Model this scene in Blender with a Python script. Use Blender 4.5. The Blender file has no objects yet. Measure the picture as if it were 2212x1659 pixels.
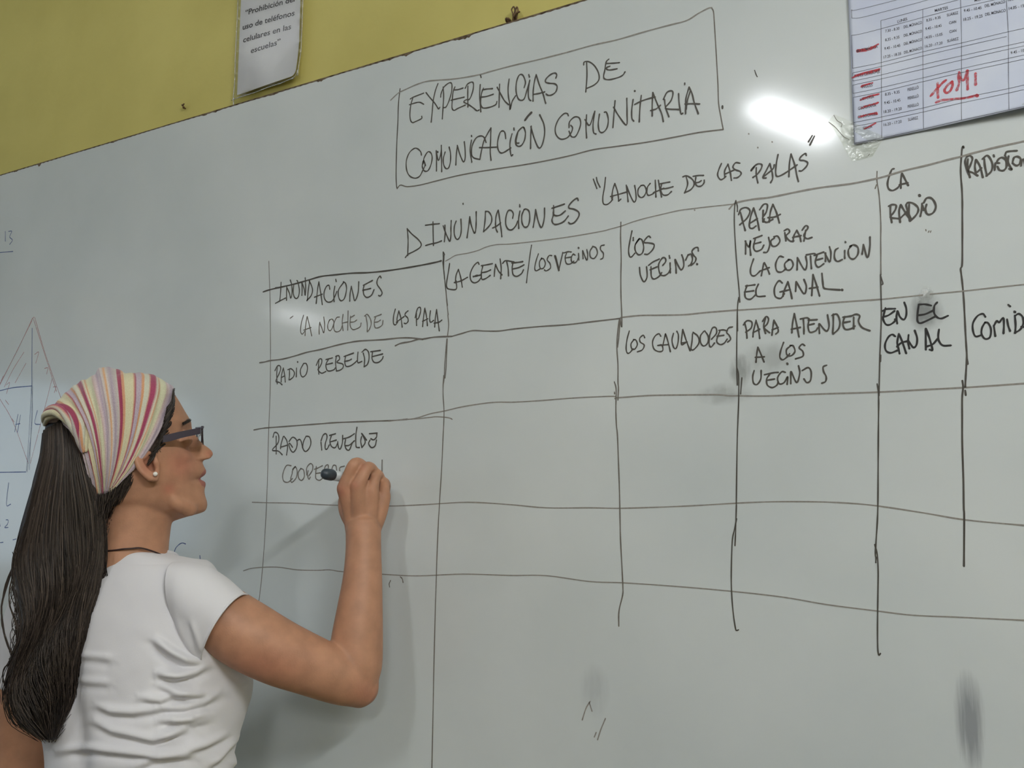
import bpy, bmesh, math, random
import numpy as np
from mathutils import Vector, Matrix
from mathutils.bvhtree import BVHTree

random.seed(4)
rng = np.random.default_rng(4)
scn = bpy.context.scene
COL = scn.collection
PI = math.pi

# ------------------------------------------------------------------ camera, world, lights, exposure
F, CX, CY = 1950.0, 1106.0, 829.5
CAM = np.array([0.0, -1.22, 1.43])
_h = np.array([3446., 251., F]); AX = _h / np.linalg.norm(_h)
_z = np.array([0, 1, -251 / F]); _z /= np.linalg.norm(_z); _z -= AX * _z.dot(AX); AZ = _z / np.linalg.norm(_z)
AY = np.cross(AZ, AX)
ROT = np.array([AX, AY, AZ])            # camera axes -> world
cam = bpy.data.cameras.new('camera'); camo = bpy.data.objects.new('camera', cam); COL.objects.link(camo)
cam.sensor_width = 36.0; cam.lens = F * 36.0 / 2212.0; cam.clip_start = .02; cam.clip_end = 60
M = Matrix([list(r) + [0] for r in ROT] + [[0, 0, 0, 1]]); M.translation = Vector(CAM)
camo.matrix_world = M
scn.camera = camo

W = bpy.data.worlds.new('world'); scn.world = W; W.use_nodes = True
W.node_tree.nodes['Background'].inputs[0].default_value = (.62, .80, 1.0, 1)
W.node_tree.nodes['Background'].inputs[1].default_value = 2.7
scn.view_settings.view_transform = 'Standard'
scn.view_settings.look = 'None'
scn.view_settings.exposure = 0.0
scn.view_settings.gamma = 1.0
scn.view_settings.use_curve_mapping = False
LAMP_POWER = 100.0
LAMP_COL = (.96, .985, 1.015)
# ceiling luminaires and one added fill: x, y, turn (degrees), length, strength factor
LAMPS = [(-.765, -2.47, 23, .52, 1.2), (-5.40, -4.55, 0, .6, .28), (1.75, -1.9, 0, 1.2, 1.9), (1.75, -4.4, 0, 1.2, 1.8), (-1.75, -.95, 90, 1.2, .065)]  # last one is unseen, added to light shirt and wall from above

def ray(u, v):
    return ROT @ np.array([(u - CX) / F, -(v - CY) / F, -1.0])
def at(u, v, d):
    """point seen at (u, v) of the photograph, d metres in front of the lens"""
    return CAM + ray(u, v) * d
def seen(P):
    v = (np.asarray(P) - CAM) @ ROT
    return CX + F * v[..., 0] / -v[..., 2], CY - F * v[..., 1] / -v[..., 2], -v[..., 2]

# ------------------------------------------------------------------ helpers
def srgb(r, g, b):
    f = lambda c: (c / 255 / 12.92) if c / 255 <= .04045 else ((c / 255 + .055) / 1.055) ** 2.4
    return (f(r), f(g), f(b), 1)
def obj(name, verts, faces, mat=None, parent=None, smooth=True, kind=None, label=None):
    me = bpy.data.meshes.new(name)
    me.from_pydata([tuple(map(float, v)) for v in verts], [], faces); me.update()
    return link(name, me, mat, parent, smooth, kind, label)
def link(name, me, mat=None, parent=None, smooth=True, kind=None, label=None):
    if mat: me.materials.append(mat)
    if smooth: me.polygons.foreach_set('use_smooth', [True] * len(me.polygons))
    o = bpy.data.objects.new(name, me); COL.objects.link(o)
    if parent is not None: o.parent = parent; o.matrix_parent_inverse = parent.matrix_world.inverted()
    if kind: o['kind'] = kind
    if label: o['label'] = label
    return o
def thing(name, label, cat, loc=(0, 0, 0), group=None):
    o = bpy.data.objects.new(name, None); COL.objects.link(o); o.matrix_world = Matrix.Translation(Vector(loc))
    o.empty_display_size = .05; o['label'] = label; o['category'] = cat
    if group: o['group'] = group
    return o
class MB:
    def __init__(s): s.v = []; s.f = []
    def add(s, v, f):
        n = len(s.v); s.v += [tuple(map(float, p)) for p in v]; s.f += [tuple(i + n for i in q) for q in f]
    def box(s, lo, hi, m=None):
        v = [(x, y, z) for x in (lo[0], hi[0]) for y in (lo[1], hi[1]) for z in (lo[2], hi[2])]
        if m is not None: v = [tuple(m @ Vector(p)) for p in v]
        s.add(v, [(0, 1, 3, 2), (4, 6, 7, 5), (0, 4, 5, 1), (2, 3, 7, 6), (0, 2, 6, 4), (1, 5, 7, 3)])
    def out(s, *a, **k): return obj(a[0], s.v, s.f, *a[1:], **k)
def spline(P, n=6, closed=False):
    P = [np.asarray(p, float) for p in P]
    if len(P) < 3 and not closed: 
        return [P[0] + (P[-1] - P[0]) * t for t in np.linspace(0, 1, n + 1)] if len(P) == 2 else P
    out = []; N = len(P)
    for i in range(N if closed else N - 1):
        p0 = P[(i - 1) % N] if closed or i > 0 else 2 * P[0] - P[1]
        p1 = P[i]; p2 = P[(i + 1) % N]
        p3 = P[(i + 2) % N] if closed or i + 2 < N else 2 * P[-1] - P[-2]
        for k in range(n):
            t = k / n
            out.append(.5 * ((2 * p1) + (-p0 + p2) * t + (2 * p0 - 5 * p1 + 4 * p2 - p3) * t * t + (-p0 + 3 * p1 - 3 * p2 + p3) * t ** 3))
    if not closed: out.append(P[-1])
    return out
def tube(P, R, seg=14, n=6, closed=False, caps=True, flat=1.0, flatdir=None, round_ends=True):
    """swept tube along points P with radii R -> verts, faces"""
    R = [R] * len(P) if np.isscalar(R) else R
    Q = spline([np.append(np.asarray(p, float), r) for p, r in zip(P, R)], n, closed)
    C = [q[:3] for q in Q]; rr = [q[3] for q in Q]
    if round_ends and not closed:
        for e in (0, -1):
            d = C[e] - C[1 if e == 0 else -2]; d = d / (np.linalg.norm(d) + 1e-9); r0 = rr[e]; c0 = C[e]
            ex = [(c0 + d * r0 * math.sin(a), r0 * math.cos(a)) for a in (PI / 6, PI / 3, PI / 2 * .97)]
            if e == 0: C = [x[0] for x in ex[::-1]] + C; rr = [x[1] for x in ex[::-1]] + rr
            else: C = C + [x[0] for x in ex]; rr = rr + [x[1] for x in ex]
    V = []; Fc = []; N = len(C); up = None
    for i in range(N):
        a = C[(i - 1) % N] if (closed or i > 0) else C[i]; b = C[(i + 1) % N] if (closed or i < N - 1) else C[i]
        t = b - a; t = t / (np.linalg.norm(t) + 1e-12)
        if up is None:
            up = np.array(flatdir if flatdir is not None else ((0, 0, 1) if abs(t[2]) < .9 else (1, 0, 0)), float)
        if flatdir is not None: up = np.array(flatdir, float)
        up = up - t * up.dot(t); up /= np.linalg.norm(up) + 1e-12
        s = np.cross(t, up)
        for k in range(seg):
            an = 2 * PI * k / seg
            V.append(C[i] + (s * math.cos(an) + up * math.sin(an) * flat) * rr[i])
    for i in range(N if closed else N - 1):
        for k in range(seg):
            j = (i + 1) % N
            Fc.append((i * seg + k, i * seg + (k + 1) % seg, j * seg + (k + 1) % seg, j * seg + k))
    if caps and not closed:
        Fc.append(tuple(range(seg))[::-1]); Fc.append(tuple((N - 1) * seg + k for k in range(seg)))
    return V, Fc
def loft(rings, caps=True, closed_u=True):
    n = len(rings[0]); V = [p for r in rings for p in r]; Fc = []
    for i in range(len(rings) - 1):
        for k in range(n if closed_u else n - 1):
            Fc.append((i * n + k, i * n + (k + 1) % n, (i + 1) * n + (k + 1) % n, (i + 1) * n + k))
    if caps:
        Fc.append(tuple(range(n))[::-1]); Fc.append(tuple((len(rings) - 1) * n + k for k in range(n)))
    return V, Fc

# ------------------------------------------------------------------ materials
def mat(name, col, rough=.5, spec=.5, **kw):
    m = bpy.data.materials.new(name); m.use_nodes = True
    b = m.node_tree.nodes['Principled BSDF']
    b.inputs['Base Color'].default_value = col if len(col) == 4 else (*col, 1)
    b.inputs['Roughness'].default_value = rough
    b.inputs['Specular IOR Level'].default_value = spec
    for k, v in kw.items(): b.inputs[k.replace('_', ' ')].default_value = v
    return m
def N(m, t, **kw):
    n = m.node_tree.nodes.new(t)
    for k, v in kw.items(): setattr(n, k, v)
    return n
def L(m, a, ao, b, bi): m.node_tree.links.new(a.outputs[ao], b.inputs[bi])
def bsdf(m): return m.node_tree.nodes['Principled BSDF']
def noise_col(m, c1, c2, scale, detail=4, lo=.35, hi=.65, stretch=None, bump=0, bscale=None):
    tc = N(m, 'ShaderNodeTexCoord'); src = (tc, 'Object')
    if stretch:
        mp = N(m, 'ShaderNodeMapping'); mp.inputs['Scale'].default_value = stretch; L(m, tc, 'Object', mp, 'Vector'); src = (mp, 'Vector')
    n = N(m, 'ShaderNodeTexNoise'); n.inputs['Scale'].default_value = scale; n.inputs['Detail'].default_value = detail
    L(m, *src, n, 'Vector')
    r = N(m, 'ShaderNodeValToRGB'); r.color_ramp.elements[0].position = lo; r.color_ramp.elements[1].position = hi
    r.color_ramp.elements[0].color = c1; r.color_ramp.elements[1].color = c2
    L(m, n, 'Fac', r, 'Fac'); L(m, r, 'Color', bsdf(m), 'Base Color')
    if bump:
        n2 = N(m, 'ShaderNodeTexNoise'); n2.inputs['Scale'].default_value = bscale or scale * 6; n2.inputs['Detail'].default_value = 3
        L(m, *src, n2, 'Vector')
        bp = N(m, 'ShaderNodeBump'); bp.inputs['Strength'].default_value = bump; bp.inputs['Distance'].default_value = .002
        L(m, n2, 'Fac', bp, 'Height'); L(m, bp, 'Normal', bsdf(m), 'Normal')
    return m, r

WALL = mat('yellow_wall_paint', srgb(205, 192, 112), .6, .3)
noise_col(WALL, srgb(198, 187, 108), srgb(212, 201, 120), 3.0, 5, bump=.25, bscale=60)
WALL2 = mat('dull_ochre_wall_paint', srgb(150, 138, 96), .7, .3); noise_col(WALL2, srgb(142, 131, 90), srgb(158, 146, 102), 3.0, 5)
BOARD = mat('whiteboard_enamel', srgb(212, 218, 216), .42, .5, Coat_Weight=.5, Coat_Roughness=.10)
_, _r = noise_col(BOARD, srgb(200, 207, 206), srgb(217, 222, 220), 2.6, 7, .3, .7)
_tc = N(BOARD, 'ShaderNodeTexCoord'); _n = N(BOARD, 'ShaderNodeTexNoise'); _n.inputs['Scale'].default_value = 1.6; _n.inputs['Detail'].default_value = 2
L(BOARD, _tc, 'Object', _n, 'Vector'); _b = N(BOARD, 'ShaderNodeBump'); _b.inputs['Strength'].default_value = .35; _b.inputs['Distance'].default_value = .006
L(BOARD, _n, 'Fac', _b, 'Height'); L(BOARD, _b, 'Normal', bsdf(BOARD), 'Normal')
EDGE = mat('worn_brown_hardboard', srgb(92, 76, 60), .8, .2); noise_col(EDGE, srgb(66, 52, 40), srgb(128, 112, 92), 90, 4)
CEIL = mat('white_ceiling_paint', srgb(226, 226, 218), .8, .2); noise_col(CEIL, srgb(220, 220, 212), srgb(230, 230, 222), 4)
FLOOR = mat('grey_floor_tiles', srgb(120, 112, 102), .5, .4); noise_col(FLOOR, srgb(58, 53, 48), srgb(76, 70, 64), 8)
WHITEM = mat('white_painted_metal', srgb(225, 225, 220), .4)
FRAME = mat('brown_window_frame', srgb(110, 84, 60), .5)
RUST = mat('rusty_wire', srgb(88, 66, 44), .7, .4); noise_col(RUST, srgb(58, 42, 28), srgb(128, 100, 70), 260, 3)
PAPER = mat('white_paper', srgb(214, 220, 236), .55, .3); noise_col(PAPER, srgb(206, 213, 232), srgb(218, 224, 238), 12, 4, bump=.1, bscale=20)
PAPER2 = mat('greyish_paper', srgb(244, 244, 248), .6, .3); noise_col(PAPER2, srgb(242, 242, 247), srgb(250, 250, 253), 10, 4)
PRINT = mat('black_print', srgb(62, 60, 68), .6, .2)
PRINT2 = mat('bold_black_print', srgb(36, 34, 38), .6, .2)
def glossy_film(name, rough, bump, bs, vis=.08):
    m = bpy.data.materials.new(name); m.use_nodes = True; nt = m.node_tree; nt.nodes.remove(bsdf(m))
    o = [n for n in nt.nodes if n.type == 'OUTPUT_MATERIAL'][0]
    tr = N(m, 'ShaderNodeBsdfTransparent'); tr.inputs[0].default_value = (.97, .98, .96, 1)
    gl = N(m, 'ShaderNodeBsdfGlossy'); gl.inputs['Roughness'].default_value = rough
    lw = N(m, 'ShaderNodeFresnel'); lw.inputs[0].default_value = 1.5
    ad = N(m, 'ShaderNodeMath', operation='ADD'); ad.inputs[1].default_value = vis; L(m, lw, 0, ad, 0)
    mx = N(m, 'ShaderNodeMixShader'); L(m, ad, 0, mx, 0); L(m, tr, 0, mx, 1); L(m, gl, 0, mx, 2); L(m, mx, 0, o, 0)
    tc = N(m, 'ShaderNodeTexCoord'); n = N(m, 'ShaderNodeTexNoise'); n.inputs['Scale'].default_value = bs; n.inputs['Detail'].default_value = 3
    bp = N(m, 'ShaderNodeBump'); bp.inputs['Strength'].default_value = bump; bp.inputs['Distance'].default_value = .002
    L(m, tc, 'Object', n, 'Vector'); L(m, n, 'Fac', bp, 'Height'); L(m, bp, 'Normal', gl, 'Normal'); L(m, bp, 'Normal', lw, 'Normal')
    return m
FILM = glossy_film('clear_laminate', .2, .2, 60, .0)
RIM = glossy_film('laminate_edge', .22, 1.0, 420, .55)
TAPE = glossy_film('clear_adhesive_tape', .18, .5, 160, .03)
[n for n in TAPE.node_tree.nodes if n.type == 'BSDF_TRANSPARENT'][0].inputs[0].default_value = (.90, .91, .87, 1)
LENS = glossy_film('spectacle_lens', .02, 0, 10, .03)
def ink(name, col, alpha_lo, alpha_hi, scale=240):
    m = mat(name, col, .45, .35); m.blend_method = 'HASHED' if hasattr(m, 'blend_method') else None
    tc = N(m, 'ShaderNodeTexCoord'); n = N(m, 'ShaderNodeTexNoise'); n.inputs['Scale'].default_value = scale; n.inputs['Detail'].default_value = 3
    r = N(m, 'ShaderNodeMapRange'); r.inputs['From Min'].default_value = .3; r.inputs['From Max'].default_value = .7
    r.inputs['To Min'].default_value = alpha_lo; r.inputs['To Max'].default_value = alpha_hi
    L(m, tc, 'Object', n, 'Vector'); L(m, n, 'Fac', r, 'Value'); L(m, r, 0, bsdf(m), 'Alpha')
    return m
INKS = {'ink_dark': ink('dark_grey_marker_ink', srgb(82, 78, 71), .85, 1.0), 'ink_black': ink('black_marker_ink', srgb(46, 45, 44), .9, 1),
        'ink_grey': ink('grey_marker_ink', srgb(118, 112, 104), .8, 1), 'ink_pale': ink('pale_grey_marker_ink', srgb(150, 145, 137), .75, 1),
        'ink_red_pale': ink('faded_red_marker_ink', srgb(206, 146, 144), .3, .8), 'ink_blue': ink('blue_marker_ink', srgb(80, 100, 152), .6, .95),
        'ink_blue_pale': ink('pale_blue_marker_ink', srgb(130, 142, 172), .5, .85), 'ink_red': ink('red_felt_pen_ink', srgb(206, 58, 68), .35, .9, 220),
        'print': PRINT}

# ------------------------------------------------------------------ the room
XL, XR, YB, YF, ZT = -6.5, 3.0, -6.5, .012, 3.05
def wallbox(name, lo, hi, m):
    b = MB(); b.box(lo, hi); o = b.out(name, m, smooth=False); o['kind'] = 'structure'; return o
wallbox('wall_front', (XL - .1, YF, 0), (XR + .1, YF + .15, ZT), WALL)
wallbox('wall_back', (XL - .1, YB - .15, 0), (XR + .1, YB, ZT), WALL2)
wallbox('wall_right', (XR, YB, 0), (XR + .15, YF, ZT), WALL2)
wallbox('floor', (XL - .1, YB - .1, -.1), (XR + .1, YF + .1, 0), FLOOR)
wallbox('ceiling', (XL - .1, YB - .1, ZT), (XR + .1, YF + .1, ZT + .1), CEIL)
b = MB()                                            # left wall with a window opening
wy0, wy1, wz0, wz1 = -4.6, -1.2, .95, 2.35
b.box((XL - .15, YB, 0), (XL, wy0, ZT)); b.box((XL - .15, wy1, 0), (XL, YF, ZT))
b.box((XL - .15, wy0, 0), (XL, wy1, wz0)); b.box((XL - .15, wy0, wz1), (XL, wy1, ZT))
o = b.out('wall_left', WALL2, smooth=False); o['kind'] = 'structure'
b = MB()
for y in np.linspace(wy0, wy1, 4): b.box((XL - .10, y - .025, wz0), (XL - .04, y + .025, wz1))
for z in (wz0, wz1): b.box((XL - .10, wy0, z - .025), (XL - .04, wy1, z + .025))
win = b.out('window_1', FRAME, smooth=False); win['kind'] = 'structure'

LAMPM = bpy.data.materials.new('fluorescent_tube'); LAMPM.use_nodes = True
_nt = LAMPM.node_tree; _nt.nodes.remove(bsdf(LAMPM)); _e = N(LAMPM, 'ShaderNodeEmission'); _e.inputs[0].default_value = (*LAMP_COL, 1)
_e.inputs[1].default_value = LAMP_POWER; L(LAMPM, _e, 0, [n for n in _nt.nodes if n.type == 'OUTPUT_MATERIAL'][0], 0)
def lamp_mat(k):
    m = LAMPM.copy(); m.name = 'fluorescent_tube'; [n for n in m.node_tree.nodes if n.type == 'EMISSION'][0].inputs[1].default_value = LAMP_POWER * k; return m
LABS = ['white ceiling luminaire with two tubes above and behind the writer', 'small dim ceiling luminaire in the far left corner',
        'white ceiling luminaire at the right near the board', 'white ceiling luminaire at the right far from the board',
        'dim added fill luminaire close to the board above the writer']
for (x, y, a, ln, k), lb in zip(LAMPS, LABS):
    t = thing('ceiling_light', lb, 'light', (x, y, ZT)); m = Matrix.Translation((x, y, ZT)) @ Matrix.Rotation(math.radians(a), 4, 'Z')
    b = MB(); b.box((-.11, -ln / 2 - .03, -.035), (.11, ln / 2 + .03, 0), m); b.out('housing', WHITEM, t, smooth=False)
    for s in (-1, 1):
        b = MB(); v, f = tube([m @ Vector((s * .034, -ln / 2, -.055)), m @ Vector((s * .034, ln / 2, -.055))], .018, 12, 4)
        b.add(v, f); b.out('fluorescent_tube', lamp_mat(k), t)
        for e in (-1, 1):
            b = MB(); b.box((s * .034 - .015, e * (ln / 2 + .01) - .012, -.075), (s * .034 + .015, e * (ln / 2 + .01) + .012, -.033), m)
            b.out('tube_holder', WHITEM, t, smooth=False)

# ------------------------------------------------------------------ the whiteboard
BX0, BX1, BZ0, BZ1 = -3.0, 1.15, .86, 2.215
board = thing('whiteboard', 'large wall-mounted whiteboard covered with grey handwriting and a hand-drawn table', 'whiteboard', (-.9, 0, BZ0))
b = MB(); b.box((BX0, 0, BZ0), (BX1, .0115, BZ1)); b.out('panel', BOARD, board, smooth=False)
b = MB()                                           # worn brown upper edge with chips
xs = np.arange(BX0, BX1, .004); wob = np.interp(xs, np.arange(BX0, BX1 + .05, .05), rng.uniform(.2, 1, 84)[:len(np.arange(BX0, BX1 + .05, .05))])
chips = {-1.708: 2.5, -1.42: 3.2, -1.388: 2.5, -1.11: 4.5, -1.23: 2.5, -.91: 5, -.80: 4, -.785: 6, -.95: 2, -2.068: 3}
def drop(x, w):
    d = .0008 + .0014 * w * (1 if x > -1.35 else .55) + .0006 * math.sin(x * 410) * w
    for c, a in chips.items(): d += a * .001 * math.exp(-((x - c) / .008) ** 2) * (.7 + .3 * math.sin(x * 900))
    d += .007 * max(0, 1 - abs(x + 1.975) / .007)
    return d
V = []; Fc = []
for i, (x, w) in enumerate(zip(xs, wob)):
    d = drop(x, w); V += [(x, -.0006, BZ1 + .0008), (x, -.0006, BZ1 - d), (x, .006, BZ1 + .0008), (x, .0005, BZ1 - d)]
    if i: p = 4 * (i - 1); q = 4 * i; Fc += [(p, q, q + 1, p + 1), (p + 2, p, p + 1, p + 3)[::-1], (p, p + 2, q + 2, q), (p + 1, q + 1, q + 3, p + 3)]
obj('worn_edge', V, Fc, EDGE, board, smooth=False, label='brown worn upper edge with chips')

def unpack(s):
    for row in s.strip().split('\n'):
        n, m, w, lab, st = row.split('|')
        yield n, m, float(w) / 1000, lab, [[tuple(int(c) / 1e4 for c in p.split(',')) for p in q.split(' ')] for q in st.split(';')]
def ribbon(strokes, w, yf, lift=0):
    V = []; Fc = []
    for si, st in enumerate(strokes):
        if len(st) == 1: st = [st[0], (st[0][0] + .0004, st[0][1] - .0008)]; ww = w * 1.35
        else: ww = w
        P = np.array(spline(st, 5)); n = len(P); T = np.gradient(P, axis=0); T /= np.linalg.norm(T, axis=1)[:, None] + 1e-12
        Nn = np.stack([-T[:, 1], T[:, 0]], 1); ph = rng.uniform(0, 6)
        h = ww / 2 * (1 + .16 * np.sin(np.arange(n) * .9 + ph) * (rng.random() * .8 + .2)); h[-1] *= 1.12
        P = [P[0] - T[0] * h[0] * .9] + list(P) + [P[-1] + T[-1] * h[-1] * .9]; Nn = [Nn[0]] + list(Nn) + [Nn[-1]]
        h = [h[0] * .45] + list(h) + [h[-1] * .45]; base = len(V); dy = .00022 + .000012 * (si % 30) + lift
        for p, q, r in zip(P, Nn, h):
            for s in (-1, 1): x, z = p[0] + q[0] * r * s, p[1] + q[1] * r * s; V.append((x, yf(x, z) - dy, z))
        for i in range(len(P) - 1): a = base + 2 * i; Fc.append((a, a + 2, a + 3, a + 1))
    return V, Fc
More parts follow.
